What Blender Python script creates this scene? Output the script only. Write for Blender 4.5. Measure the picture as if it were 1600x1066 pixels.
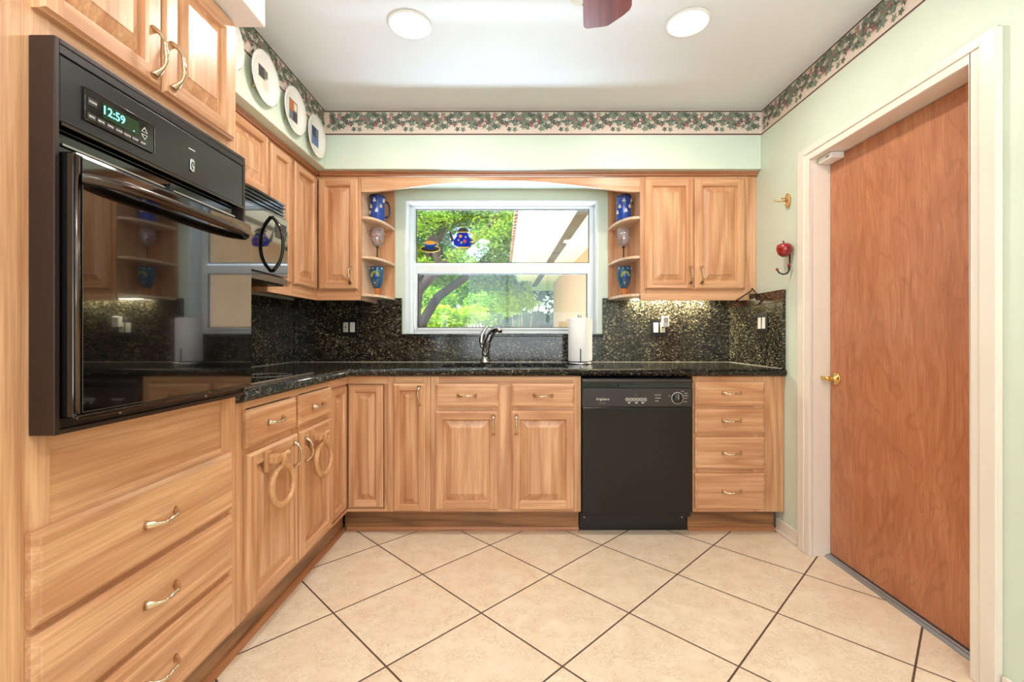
import bpy, bmesh, math, random
from mathutils import Vector, Matrix, Euler
import numpy as np
PI = math.pi
S = bpy.context.scene
COL = S.collection
for o in list(bpy.data.objects): bpy.data.objects.remove(o)

# ------------------------------------------------------------------ camera
CAMZ = 1.097
cd = bpy.data.cameras.new('camera'); cam = bpy.data.objects.new('camera', cd); COL.objects.link(cam)
cam.location = (0, 0, CAMZ); cam.rotation_euler = (PI/2, 0, 0)
cd.sensor_fit = 'HORIZONTAL'; cd.sensor_width = 36; cd.lens = 715*36/1600
cd.shift_x = -8/1600; cd.shift_y = -9/1600; cd.clip_start = .02; cd.clip_end = 300
S.camera = cam
# ------------------------------------------------------------------ view
vs = S.view_settings
S.display_settings.display_device = 'sRGB'
vs.view_transform = 'Standard'; vs.look = 'None'; vs.gamma = 1; vs.use_curve_mapping = False
vs.exposure = 0.30
# ------------------------------------------------------------------ world, sun, added fill lamps
w = bpy.data.worlds.new('sky'); S.world = w; w.use_nodes = True
nt = w.node_tree; nt.nodes.clear()
sk = nt.nodes.new('ShaderNodeTexSky'); sk.sky_type = 'NISHITA'; sk.sun_disc = False
sk.sun_elevation = math.radians(55); sk.sun_rotation = math.radians(220); sk.air_density = 1.0; sk.dust_density = 2.0
bg = nt.nodes.new('ShaderNodeBackground'); bg.inputs['Strength'].default_value = 0.45
ou = nt.nodes.new('ShaderNodeOutputWorld')
nt.links.new(sk.outputs[0], bg.inputs[0]); nt.links.new(bg.outputs[0], ou.inputs[0])

def lamp(name, kind, loc, power, color, direction=None, size=None, size_y=None, shape=None, spread=None):
    l = bpy.data.lights.new(name, kind); o = bpy.data.objects.new(name, l); COL.objects.link(o)
    o.location = loc; l.energy = power; l.color = color
    if direction is not None:
        o.rotation_euler = Vector(direction).to_track_quat('-Z', 'Y').to_euler()
    if kind == 'AREA':
        l.shape = shape or 'RECTANGLE'; l.size = size
        if size_y: l.size_y = size_y
        if spread: l.spread = spread
    return o
sun = lamp('sun', 'SUN', (-6, -6, 10), 8.0, (1, .95, .86), direction=(.55, .42, -.80)); sun.data.angle = .01
# added area lamp inside the rear window, aimed up for ceiling fill
lamp('rear_fill', 'AREA', (.20, -2.02, 1.15), 62, (.77, .88, 1.0), direction=(0, .80, 1), size=2.2, size_y=1.3, spread=math.radians(115))
# added lamps hidden below the sill, standing in for sun off the paving
lamp('bounce_fill_near', 'AREA', (-.15, 4.25, .12), 140, (.62, .80, 1.0), direction=(0, -.62, .78), size=2.2, size_y=.28, spread=math.radians(60))
lamp('bounce_fill_far', 'AREA', (-.15, 5.2, .50), 34, (.66, .83, 1.0), direction=(0, -.88, .47), size=2.2, size_y=.8, spread=math.radians(75))

# ================================================================== materials
def newmat(name):
    m = bpy.data.materials.new(name); m.use_nodes = True
    n = m.node_tree; n.nodes.clear()
    out = n.nodes.new('ShaderNodeOutputMaterial'); p = n.nodes.new('ShaderNodeBsdfPrincipled')
    n.links.new(p.outputs[0], out.inputs[0])
    return m, n, p
def lin(c):
    f = lambda v: v/12.92 if v <= .04045 else ((v+.055)/1.055)**2.4
    return tuple(f(v/255) for v in c)+(1,)
def plain(name, rgb, rough=.5, metal=0, spec=.5, coat=0, trans=0, ior=None, emit=None, es=0):
    m, n, p = newmat(name)
    p.inputs['Base Color'].default_value = lin(rgb)
    p.inputs['Roughness'].default_value = rough; p.inputs['Metallic'].default_value = metal
    p.inputs['Specular IOR Level'].default_value = spec
    p.inputs['Coat Weight'].default_value = coat; p.inputs['Coat Roughness'].default_value = .08
    p.inputs['Transmission Weight'].default_value = trans
    if ior: p.inputs['IOR'].default_value = ior
    if emit: p.inputs['Emission Color'].default_value = lin(emit); p.inputs['Emission Strength'].default_value = es
    return m
class N:
    """small node-building shorthand"""
    def __init__(s, n): s.n = n
    def new(s, t, **k):
        x = s.n.nodes.new('ShaderNode'+t)
        for a, v in k.items(): setattr(x, a, v)
        return x
    def link(s, a, b): s.n.links.new(a, b)
    def math(s, op, a, b=None, c=None):
        x = s.new('Math', operation=op)
        for i, v in enumerate((a, b, c)):
            if v is None: continue
            if isinstance(v, (int, float)): x.inputs[i].default_value = v
            else: s.link(v, x.inputs[i])
        return x.outputs[0]
    def mapping(s, vec, scale=(1, 1, 1), loc=(0, 0, 0), rot=(0, 0, 0)):
        x = s.new('Mapping'); s.link(vec, x.inputs[0])
        x.inputs['Scale'].default_value = scale; x.inputs['Location'].default_value = loc; x.inputs['Rotation'].default_value = rot
        return x.outputs[0]
    def noise(s, vec, scale, detail=2, rough=.5, dist=0):
        x = s.new('TexNoise'); s.link(vec, x.inputs['Vector'])
        x.inputs['Scale'].default_value = scale; x.inputs['Detail'].default_value = detail
        x.inputs['Roughness'].default_value = rough; x.inputs['Distortion'].default_value = dist
        return x.outputs[0]
    def ramp(s, fac, stops, interp='LINEAR'):
        x = s.new('ValToRGB'); s.link(fac, x.inputs[0]); cr = x.color_ramp; cr.interpolation = interp
        while len(cr.elements) < len(stops): cr.elements.new(.5)
        for e, (p, c) in zip(cr.elements, stops):
            e.position = p; e.color = c if len(c) == 4 else lin(c)
        return x.outputs[0]
    def mix(s, fac, a, b, blend='MIX'):
        x = s.new('Mix', data_type='RGBA', blend_type=blend)
        for i, v in ((0, fac), (6, a), (7, b)):
            if isinstance(v, (int, float)): x.inputs[i].default_value = v
            elif isinstance(v, tuple): x.inputs[i].default_value = v if len(v) == 4 else lin(v)
            else: s.link(v, x.inputs[i])
        return x.outputs[2]
    def bump(s, h, strength=.2, dist=.002):
        x = s.new('Bump'); s.link(h, x.inputs['Height'])
        x.inputs['Strength'].default_value = strength; x.inputs['Distance'].default_value = dist
        return x.outputs[0]
    def objvec(s, vary=True):
        t = s.new('TexCoord').outputs['Object']
        if not vary: return t
        r = s.new('ObjectInfo').outputs['Random']
        c = s.new('CombineXYZ')
        s.link(s.math('MULTIPLY', r, 17.3), c.inputs[0]); s.link(s.math('MULTIPLY', r, 41.7), c.inputs[1]); s.link(s.math('MULTIPLY', r, 29.1), c.inputs[2])
        a = s.new('VectorMath', operation='ADD'); s.link(t, a.inputs[0]); s.link(c.outputs[0], a.inputs[1])
        return a.outputs[0]

def wood(name, axis, light, mid, dark, figure=7.0, ringw=.62, rough=.33, streak=150, amp=1.0):
    m, n, p = newmat(name); q = N(n); v = q.objvec()
    def sc(a, b): return tuple(b if i == axis else a for i in range(3))
    f = q.noise(q.mapping(v, sc(figure, figure*.09)), 1, 1.5, .45, .25)
    rings = q.math('PINGPONG', q.math('MULTIPLY', f, 11), 1)
    rings = q.math('POWER', rings, 1.6)
    pores = q.noise(q.mapping(v, sc(streak, 4.0)), 1, 3, .65)
    tone = q.noise(q.mapping(v, sc(9, .5)), 1, 2, .5)
    base = q.ramp(tone, [(.25, mid), (.75, light)])
    c = q.mix(q.math('MULTIPLY', rings, ringw*amp), base, dark)
    pm = q.ramp(pores, [(.42, (1, 1, 1, 1)), (.60, (0, 0, 0, 1))])
    mid_ = q.noise(q.mapping(v, sc(streak*.33, 1.6)), 1, 3, .6, .4)
    mm = q.ramp(mid_, [(.40, (1, 1, 1, 1)), (.56, (0, 0, 0, 1))])
    c = q.mix(q.math('MULTIPLY', mm, .25*amp), c, dark)
    c = q.mix(q.math('MULTIPLY', pm, .36*amp), c, dark)
    q.link(c, p.inputs['Base Color'])
    p.inputs['Roughness'].default_value = rough
    p.inputs['Coat Weight'].default_value = .18; p.inputs['Coat Roughness'].default_value = .22
    q.link(q.bump(pores, .08, .001), p.inputs['Normal'])
    return m
OL, OM, OD = (240, 193, 150), (227, 173, 128), (178, 114, 70)
M = {}
M['oak_v'] = wood('oak_upright_grain', 2, OL, OM, OD)
M['oak_h'] = wood('oak_level_grain', 0, OL, OM, OD)
M['oak_pale'] = wood('oak_pale_shelf', 0, (246, 220, 192), (234, 200, 166), (196, 146, 104), ringw=.25)
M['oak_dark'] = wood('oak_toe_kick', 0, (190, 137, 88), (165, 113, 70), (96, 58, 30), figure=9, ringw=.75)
M['oak_mould'] = wood('oak_moulding', 0, (205, 140, 96), (186, 122, 80), (140, 84, 50), ringw=.3)
M['ring_wood'] = wood('turned_maple', 2, (226, 176, 128), (212, 158, 110), (176, 116, 70), figure=12, ringw=.2, rough=.28)
M['fan_wood'] = wood('mahogany_blade', 1, (168, 88, 74), (144, 68, 58), (92, 36, 34), figure=14, ringw=.6, streak=110)

def mat_slab():
    m, n, p = newmat('birch_veneer_slab'); q = N(n); v = q.objvec(False)
    big = q.noise(q.mapping(v, (1, 3.4, 1.0), loc=(3.1, .7, 1.9)), 1.2, 2.0, .5, 1.6)
    lines = q.math('PINGPONG', q.math('MULTIPLY', big, 17), 1)
    thin = q.ramp(lines, [(0.0, (1, 1, 1, 1)), (.30, (0, 0, 0, 1))])
    wob = q.noise(q.mapping(v, (1, 9, 2.2)), 1.6, 3, .6, 1.5)
    tone = q.ramp(wob, [(.25, (176, 108, 70)), (.5, (194, 124, 84)), (.78, (208, 142, 102))])
    c = q.mix(q.math('MULTIPLY', thin, .26), tone, (132, 72, 42))
    fine = q.noise(q.mapping(v, (1, 190, 5)), 1, 2, .6)
    c = q.mix(q.math('MULTIPLY', q.ramp(fine, [(.40, (1, 1, 1, 1)), (.62, (0, 0, 0, 1))]), .22), c, (130, 70, 42))
    q.link(c, p.inputs['Base Color']); p.inputs['Roughness'].default_value = .36
    p.inputs['Coat Weight'].default_value = .15; p.inputs['Coat Roughness'].default_value = .25
    return m
M['slab'] = mat_slab()

def mat_granite(name, base, mids, flecks):
    m, n, p = newmat(name); q = N(n); v = q.objvec(False)
    wv = q.new('TexNoise'); q.link(v, wv.inputs['Vector']); wv.inputs['Scale'].default_value = 60
    off = q.new('VectorMath', operation='MULTIPLY_ADD'); q.link(wv.outputs[1], off.inputs[0])
    off.inputs[1].default_value = (.010, .010, .010); q.link(v, off.inputs[2])
    def vor(scale, sx):
        x = q.new('TexVoronoi'); q.link(q.mapping(off.outputs[0], sx), x.inputs['Vector']); x.inputs['Scale'].default_value = scale
        s = q.new('SeparateColor'); q.link(x.outputs['Color'], s.inputs[0]); return s.outputs
    a = vor(105, (1, 1, 1.5)); b = vor(190, (1.5, 1, 1)); 
    big = q.noise(v, 7, 3, .6)
    c1 = q.ramp(a[0], [(0, base), (.44, base), (.45, mids[0]), (.72, mids[1]), (.90, flecks[0])], 'CONSTANT')
    c2 = q.ramp(b[1], [(0, base), (.60, mids[0]), (.86, flecks[1]), (.95, flecks[0])], 'CONSTANT')
    c = q.mix(q.math('MULTIPLY', q.math('GREATER_THAN', b[2], .55), .75), c1, c2)
    c = q.mix(q.ramp(big, [(.35, (.55, .55, .55, 1)), (.65, (0, 0, 0, 1))]), c, base)
    q.link(c, p.inputs['Base Color']); p.inputs['Roughness'].default_value = .13
    p.inputs['Specular IOR Level'].default_value = .5
    return m
M['granite'] = mat_granite('dark_speckled_granite', (23, 23, 20), [(66, 60, 50), (104, 95, 76)], [(184, 170, 138), (142, 128, 100)])
M['granite_top'] = mat_granite('dark_speckled_granite_worktop', (18, 19, 18), [(44, 42, 38), (70, 66, 58)], [(140, 134, 118), (96, 90, 78)])
M['granite_warm'] = mat_granite('brown_speckled_granite', (44, 25, 18), [(84, 52, 38), (110, 74, 54)], [(160, 130, 100), (128, 92, 68)])

def mat_floor():
    m, n, p = newmat('diagonal_floor_tile'); q = N(n)
    g = q.new('NewGeometry').outputs['Position']
    s = q.new('SeparateXYZ'); q.link(g, s.inputs[0]); x, y = s.outputs[0], s.outputs[1]
    T = .413
    u = q.math('DIVIDE', q.math('SUBTRACT', q.math('MULTIPLY', q.math('ADD', x, y), .70711), 1.1776), T)
    v = q.math('DIVIDE', q.math('SUBTRACT', q.math('MULTIPLY', q.math('SUBTRACT', y, x), .70711), 1.3779), T)
    def edge(a):
        f = q.math('FRACT', a); return q.math('MINIMUM', f, q.math('SUBTRACT', 1, f))
    d = q.math('MINIMUM', edge(u), edge(v))
    grout = q.math('LESS_THAN', d, .0033/T)
    wn = q.new('TexWhiteNoise', noise_dimensions='2D'); cb = q.new('CombineXYZ')
    q.link(q.math('FLOOR', u), cb.inputs[0]); q.link(q.math('FLOOR', v), cb.inputs[1]); q.link(cb.outputs[0], wn.inputs['Vector'])
    shift = q.new('VectorMath', operation='MULTIPLY_ADD'); q.link(wn.outputs['Color'], shift.inputs[0]); shift.inputs[1].default_value = (9, 9, 9); q.link(g, shift.inputs[2])
    a = q.noise(shift.outputs[0], 7, 5, .62, .8)
    col = q.ramp(a, [(.25, (230, 205, 174)), (.5, (239, 218, 190)), (.78, (246, 231, 209))])
    b = q.noise(shift.outputs[0], 30, 5, .7, 2.2)
    vein = q.ramp(q.math('ABSOLUTE', q.math('SUBTRACT', b, .5)), [(0, (1, 1, 1, 1)), (.035, (0, 0, 0, 1))])
    patch = q.ramp(q.noise(shift.outputs[0], 14, 2), [(.36, (0, 0, 0, 1)), (.55, (1, 1, 1, 1))])
    col = q.mix(q.math('MULTIPLY', q.math('MULTIPLY', vein, patch), .6), col, (184, 146, 114))
    col = q.mix(q.math('MULTIPLY', wn.outputs['Value'], .08), col, (206, 170, 138))
    col = q.mix(grout, col, (92, 66, 52))
    q.link(col, p.inputs['Base Color'])
    q.link(q.math('MULTIPLY_ADD', grout, .5, .30), p.inputs['Roughness'])
    hgt = q.math('MINIMUM', q.math('MULTIPLY', d, T/.006), 1)
    q.link(q.bump(hgt, .5, .002), p.inputs['Normal'])
    return m
M['floor'] = mat_floor()

def mat_paint(name, rgb, rough=.6, var=4):
    m, n, p = newmat(name); q = N(n); v = q.objvec(False)
    a = q.noise(v, 2.2, 3, .5)
    lo = tuple(max(0, c-var) for c in rgb); hi = tuple(min(255, c+var) for c in rgb)
    q.link(q.ramp(a, [(.3, lo), (.7, hi)]), p.inputs['Base Color'])
    p.inputs['Roughness'].default_value = rough
    q.link(q.bump(q.noise(v, 260, 2), .06, .001), p.inputs['Normal'])
    return m
M['wall'] = mat_paint('pale_green_paint', (218, 229, 211), .5)
M['ceiling'] = mat_paint('ceiling_white', (236, 236, 234), .75, 2)
M['cream'] = mat_paint('cream_gloss_trim', (240, 227, 212), .35, 3)
M['wallpaper'] = mat_paint('wallpaper_ivory_pink', (232, 212, 196), .55, 3)
M['rope'] = plain('wallpaper_dark_band', (62, 52, 46), .6)
M['leafa'] = plain('wallpaper_leaf_deep', (86, 94, 82), .6)
M['leafb'] = plain('wallpaper_leaf_grey', (124, 134, 116), .6)
M['leafc'] = plain('wallpaper_leaf_pale', (160, 164, 142), .6)
M['berry'] = plain('wallpaper_berry', (196, 108, 108), .6)
M['white'] = plain('white_vinyl', (240, 243, 244), .35)
M['white_plastic'] = plain('white_plastic', (240, 236, 228), .35)
M['ivory'] = plain('ivory_plastic', (235, 226, 206), .35)
M['paper'] = mat_paint('paper_towel', (244, 243, 240), .9, 2)
M['black_gloss'] = plain('black_gloss', (10, 9, 9), .06, spec=.6, coat=.3)
M['black_glass'] = plain('black_oven_glass', (7, 6, 6), .02, spec=.9, coat=1.0)
M['mw_glass'] = plain('mirror_black_glass', (10, 10, 12), .03, spec=1.0, coat=1.0)
M['black_satin'] = plain('black_satin', (26, 22, 21), .32)
M['black_panel'] = plain('black_ribbed_panel', (30, 30, 30), .22, spec=.6)
M['brown_black'] = plain('brown_black_sheet_metal', (44, 26, 20), .42)
M['dw_door'] = plain('dishwasher_black', (25, 18, 14), .2, spec=.4)
M['dw_panel'] = plain('dishwasher_charcoal', (50, 42, 40), .34)
M['black_rubber'] = plain('black_rubber', (16, 14, 14), .5)
M['steel'] = plain('brushed_steel', (190, 190, 190), .25, 1)
M['chrome'] = plain('chrome', (214, 214, 216), .09, 1)
M['nickel'] = plain('champagne_nickel', (214, 196, 168), .17, 1)
M['gunmetal'] = plain('dark_metal_bar', (92, 82, 76), .22, 1)
M['brass'] = plain('polished_brass', (224, 190, 120), .18, 1)
M['alu'] = plain('aluminium_threshold', (176, 182, 190), .45, 1)
M['print_white'] = plain('printed_white', (226, 220, 212), .5)
M['print_grey'] = plain('printed_grey', (150, 146, 142), .5)
M['lcd'] = plain('display_green', (28, 44, 22), .15, emit=(30, 62, 26), es=.35)
M['digits'] = plain('lit_digits', (120, 230, 240), .4, emit=(120, 228, 238), es=1.4)
M['lamp'] = plain('lit_lamp_lens', (255, 250, 240), .4, emit=(255, 248, 236), es=9)
M['tube'] = plain('lit_tube', (255, 250, 220), .4, emit=(255, 246, 205), es=1.2)
M['porcelain'] = plain('porcelain', (246, 242, 234), .16, coat=.4)
M['apple'] = plain('apple_red', (150, 24, 26), .18, coat=.6)
M['iron'] = plain('black_iron', (34, 36, 34), .4, .3)
M['mug_blue'] = plain('mug_cobalt', (34, 74, 168), .14, coat=.5)
M['mug_dark'] = plain('mug_navy', (22, 30, 74), .2, coat=.4)
M['dotwhite'] = plain('painted_white', (238, 232, 226), .3)
M['dotred'] = plain('painted_red', (170, 40, 44), .3)
M['dotgold'] = plain('painted_gold', (208, 160, 60), .3)
M['dotgreen'] = plain('painted_lime', (150, 200, 70), .3)
M['dotblue'] = plain('painted_deep_blue', (28, 66, 150), .3)
M['orange_glass'] = plain('orange_glass', (240, 150, 70), .1, trans=.6, ior=1.3)
def glassmat(name, tint, alpha_mix=.06, diff=0, dcol=(230, 235, 235)):
    m = bpy.data.materials.new(name); m.use_nodes = True; n = m.node_tree; n.nodes.clear(); q = N(n)
    out = q.new('OutputMaterial'); t = q.new('BsdfTransparent'); t.inputs[0].default_value = lin(tint)
    g = q.new('BsdfGlossy'); g.inputs['Roughness'].default_value = .02
    fr = q.new('Fresnel'); fr.inputs[0].default_value = 1.45
    mx = q.new('MixShader'); q.link(q.math('MULTIPLY_ADD', fr.outputs[0], .9, alpha_mix*.2), mx.inputs[0]); q.link(t.outputs[0], mx.inputs[1]); q.link(g.outputs[0], mx.inputs[2])
    last = mx
    if diff:
        d = q.new('BsdfDiffuse'); d.inputs[0].default_value = lin(dcol)
        tr = q.new('BsdfTranslucent'); tr.inputs[0].default_value = lin(dcol)
        ad = q.new('MixShader'); ad.inputs[0].default_value = .6; q.link(d.outputs[0], ad.inputs[1]); q.link(tr.outputs[0], ad.inputs[2])
        m2 = q.new('MixShader'); m2.inputs[0].default_value = diff; q.link(mx.outputs[0], m2.inputs[1]); q.link(ad.outputs[0], m2.inputs[2]); last = m2
    q.link(last.outputs[0], out.inputs[0]); return m
M['pane'] = glassmat('window_glass', (250, 253, 253))
M['screen_pane'] = glassmat('window_glass_hazy', (248, 250, 250), diff=.008)
M['drink_glass'] = glassmat('clear_drinking_glass', (246, 240, 242), .5, diff=.2, dcol=(252, 244, 244))
M['blue_glass'] = glassmat('blue_drinking_glass', (150, 205, 232), .5, diff=.35, dcol=(96, 168, 214))
M['st_blue'] = glassmat('stained_blue', (30, 70, 190), diff=.55, dcol=(26, 62, 170))
M['st_sky'] = glassmat('stained_light_blue', (60, 140, 230), diff=.55, dcol=(44, 120, 214))
M['st_yellow'] = plain('stained_yellow', (226, 196, 40), .3)
M['st_orange'] = plain('stained_orange', (232, 158, 46), .3)
M['st_black'] = plain('stained_black', (18, 18, 26), .3)
# outdoors
M['stucco'] = mat_paint('peach_stucco', (214, 164, 128), .9, 4)
M['eave'] = mat_paint('cream_eave', (250, 245, 234), .85, 3)
M['fascia'] = mat_paint('white_fascia', (246, 246, 244), .7, 4)
M['vent'] = plain('eave_vent_mesh', (92, 82, 70), .8)
M['rooftile'] = mat_paint('clay_roof_tile', (206, 168, 150), .85, 18)
M['bark'] = mat_paint('grey_bark', (62, 54, 54), .9, 16)
M['bark_pale'] = mat_paint('pale_bark', (150, 134, 116), .9, 18)
M['grass'] = mat_paint('lawn', (120, 152, 60), .95, 16)
M['paving'] = mat_paint('pale_paving', (226, 216, 200), .9, 6)
def leafmat(name, c1, c2, tr=.45):
    m = bpy.data.materials.new(name); m.use_nodes = True; n = m.node_tree; n.nodes.clear(); q = N(n)
    out = q.new('OutputMaterial')
    wn = q.new('NewGeometry'); c = q.ramp(wn.outputs['Random Per Island'], [(0, c1), (1, c2)])
    d = q.new('BsdfDiffuse'); t = q.new('BsdfTranslucent'); q.link(c, d.inputs[0]); q.link(c, t.inputs[0])
    x = q.new('MixShader'); x.inputs[0].default_value = tr; q.link(d.outputs[0], x.inputs[1]); q.link(t.outputs[0], x.inputs[2])
    q.link(x.outputs[0], out.inputs[0]); return m
M['leaf_tree'] = leafmat('oak_leaves', (54, 112, 36), (176, 208, 88))
M['leaf_cool'] = leafmat('bluish_leaves', (60, 140, 130), (150, 214, 190))
M['leaf_bright'] = leafmat('lime_leaves', (164, 212, 40), (228, 244, 104))
M['leaf_mid'] = leafmat('mid_green_leaves', (104, 170, 48), (196, 228, 100))
M['leaf_dark'] = leafmat('dark_green_leaves', (44, 86, 48), (96, 140, 84))

# ================================================================== geometry
class MB:
    def __init__(s): s.v = []; s.f = []; s.m = []; s.s = []; s.X = Matrix.Identity(4)
    def add(s, vs, fs, m=0, smooth=False):
        b = len(s.v); s.v += [tuple(s.X @ Vector(p)) for p in vs]
        for f in fs: s.f.append([b+i for i in f]); s.m.append(m); s.s.append(smooth)
        return s
    def box(s, x0, x1, y0, y1, z0, z1, m=0):
        x0, x1 = sorted((x0, x1)); y0, y1 = sorted((y0, y1)); z0, z1 = sorted((z0, z1))
        return s.add([(x0, y0, z0), (x1, y0, z0), (x1, y1, z0), (x0, y1, z0), (x0, y0, z1), (x1, y0, z1), (x1, y1, z1), (x0, y1, z1)],
              [(0, 3, 2, 1), (4, 5, 6, 7), (0, 1, 5, 4), (1, 2, 6, 5), (2, 3, 7, 6), (3, 0, 4, 7)], m)
    def prism(s, poly, d0, d1, axis='y', m=0, smooth=False):
        """poly in the two other axes, extruded along axis from d0 to d1"""
        def P(a, b, d): return {'y': (a, d, b), 'z': (a, b, d), 'x': (d, a, b)}[axis]
        n = len(poly)
        vs = [P(a, b, d0) for a, b in poly]+[P(a, b, d1) for a, b in poly]
        s.add(vs, [list(range(n))[::-1], list(range(n, 2*n))], m)
        b = len(s.v)-2*n
        for i in range(n):
            j = (i+1) % n; s.f.append([b+i, b+j, b+n+j, b+n+i]); s.m.append(m); s.s.append(smooth)
        return s
    def lathe(s, prof, c=(0, 0, 0), seg=32, axis='z', m=0, smooth=True):
        vs = []; fs = []
        for r, h in prof:
            for k in range(seg):
                a = 2*PI*k/seg; p = (r*math.cos(a), r*math.sin(a), h)
                if axis == 'y': p = (p[0], -p[2], p[1])      # grows towards -y
                if axis == 'x': p = (p[2], p[0], p[1])
                vs.append((p[0]+c[0], p[1]+c[1], p[2]+c[2]))
        for i in range(len(prof)-1):
            for k in range(seg):
                l = (k+1) % seg
                fs.append((i*seg+k, i*seg+l, (i+1)*seg+l, (i+1)*seg+k))
        s.add(vs, fs, m, smooth)
        b = len(s.v)-len(vs)
        if prof[0][0] > 1e-6: s.f.append([b+k for k in range(seg)][::-1]); s.m.append(m); s.s.append(False)
        if prof[-1][0] > 1e-6: s.f.append([b+(len(prof)-1)*seg+k for k in range(seg)]); s.m.append(m); s.s.append(False)
        return s
    def tube(s, pts, rad, seg=12, m=0, closed=False, flat=None, up=(0, 0, 1)):
        """swept round or elliptical section; rad float or list; flat = list of width factors across 'up'"""
        P = [Vector(p) for p in pts]; n = len(P)
        R = rad if isinstance(rad, (list, tuple)) else [rad]*n
        F = flat or [1]*n; vs = []; fs = []; prev = None
        for i in range(n):
            if closed: t = P[(i+1) % n]-P[i-1]
            else: t = P[min(i+1, n-1)]-P[max(i-1, 0)]
            t.normalize()
            u = Vector(up) if prev is None else prev
            u = u-t*u.dot(t)
            if u.length < 1e-4: u = Vector((1, 0, 0))-t*t.x
            u.normalize(); prev = u; b = t.cross(u)
            for k in range(seg):
                a = 2*PI*k/seg
                vs.append(P[i]+u*math.cos(a)*R[i]*F[i]+b*math.sin(a)*R[i])
        last = n if closed else n-1
        for i in range(last):
            j = (i+1) % n
            for k in range(seg):
                l = (k+1) % seg; fs.append((i*seg+k, i*seg+l, j*seg+l, j*seg+k))
        s.add(vs, fs, m, True)
        if not closed:
            b = len(s.v)-len(vs)
            s.f.append([b+k for k in range(seg)][::-1]); s.m.append(m); s.s.append(False)
            s.f.append([b+(n-1)*seg+k for k in range(seg)]); s.m.append(m); s.s.append(False)
        return s
    def ball(s, c, r, m=0, seg=14, sc=(1, 1, 1)):
        vs = []; fs = []; rings = seg//2
        for i in range(rings+1):
            t = PI*i/rings
            for k in range(seg):
                a = 2*PI*k/seg
                vs.append((c[0]+r*sc[0]*math.sin(t)*math.cos(a), c[1]+r*sc[1]*math.sin(t)*math.sin(a), c[2]+r*sc[2]*math.cos(t)))
        for i in range(rings):
            for k in range(seg):
                l = (k+1) % seg; fs.append((i*seg+k, (i+1)*seg+k, (i+1)*seg+l, i*seg+l))
        return s.add(vs, fs, m, True)
    def mesh(s, name, mats):
        me = bpy.data.meshes.new(name); me.from_pydata(s.v, [], s.f)
        for k in mats: me.materials.append(M[k] if isinstance(k, str) else k)
        me.polygons.foreach_set('material_index', s.m); me.polygons.foreach_set('use_smooth', s.s)
        bm = bmesh.new(); bm.from_mesh(me); bmesh.ops.remove_doubles(bm, verts=bm.verts, dist=1e-6)
        bmesh.ops.recalc_face_normals(bm, faces=bm.faces); bm.to_mesh(me); bm.free(); me.update()
        return me
    def build(s, name, mats, parent=None, loc=(0, 0, 0), rot=(0, 0, 0), bevel=0, seg=2, kind=None):
        if isinstance(mats, str): mats = [mats]
        return put(name, s.mesh(name, mats), parent, loc, rot, bevel, seg, kind)
def put(name, me, parent=None, loc=(0, 0, 0), rot=(0, 0, 0), bevel=0, seg=2, kind=None):
    o = bpy.data.objects.new(name, me); COL.objects.link(o); o.location = loc; o.rotation_euler = rot
    if parent: o.parent = parent
    if bevel:
        b = o.modifiers.new('bevel', 'BEVEL'); b.width = bevel; b.segments = seg; b.limit_method = 'ANGLE'; b.angle_limit = math.radians(40)
        b.harden_normals = False
    if kind: o['kind'] = kind
    return o
def thing(name, label, cat, loc=(0, 0, 0), rz=0, group=None):
    o = bpy.data.objects.new(name, None); COL.objects.link(o); o.empty_display_size = .05
    o.location = loc; o.rotation_euler = (0, 0, rz); o['label'] = label; o['category'] = cat
    if group: o['group'] = group
    return o
def tag(o, label, cat, group=None):
    o['label'] = label; o['category'] = cat
    if group: o['group'] = group
    return o
def structure(o, label, cat=None):
    o['kind'] = 'structure'; o['label'] = label
    if cat: o['category'] = cat
    return o
def text(name, body, size, mat, parent, loc, rot, depth=.0004):
    c = bpy.data.curves.new(name, 'FONT'); c.body = body; c.size = size; c.extrude = depth; c.align_x = 'CENTER'; c.align_y = 'CENTER'; c.resolution_u = 3
    t = bpy.data.objects.new(name, c); COL.objects.link(t)
    me = bpy.data.meshes.new_from_object(t); bpy.data.objects.remove(t)
    me.name = name; me.materials.clear(); me.materials.append(M[mat])
    return put(name, me, parent, loc, rot)
def rrect(x0, x1, z0, z1, r, n=6):
    out = []
    for cx, cz, a0 in ((x1-r, z1-r, 0), (x0+r, z1-r, 90), (x0+r, z0+r, 180), (x1-r, z0+r, 270)):
        for k in range(n+1):
            a = math.radians(a0+90*k/n); out.append((cx+r*math.cos(a), cz+r*math.sin(a)))
    return out

# ================================================================== room shell
XL, XR, YB, ZC = -1.54, 1.464, 3.14, 2.446
YF = -2.2
b = MB().box(XL-.2, XR+.3, YF-.2, YB+.2, -.1, 0); structure(b.build('floor', 'floor'), 'beige ceramic tile floor laid on the diagonal with dark grout', 'floor')
b = MB().box(XL-.2, XR+.3, YF-.2, YB+.2, ZC, ZC+.15); structure(b.build('ceiling', 'ceiling'), 'smooth white ceiling with recessed lamps', 'ceiling')
b = MB().box(XL-.2, XL, YF, YB+.2, 0, ZC); structure(b.build('wall_left', 'wall'), 'pale green wall behind the left run of cabinets', 'wall')
# back wall with the window opening
WX0, WX1, WZ0, WZ1 = -.773, .558, 1.106, 2.03
b = MB()
b.box(XL, WX0, YB, YB+.2, 0, ZC).box(WX1, XR, YB, YB+.2, 0, ZC).box(WX0, WX1, YB, YB+.2, 0, WZ0-.016).box(WX0, WX1, YB, YB+.2, WZ1, ZC)
structure(b.build('wall_back', 'wall'), 'pale green wall around the kitchen window', 'wall')
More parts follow.
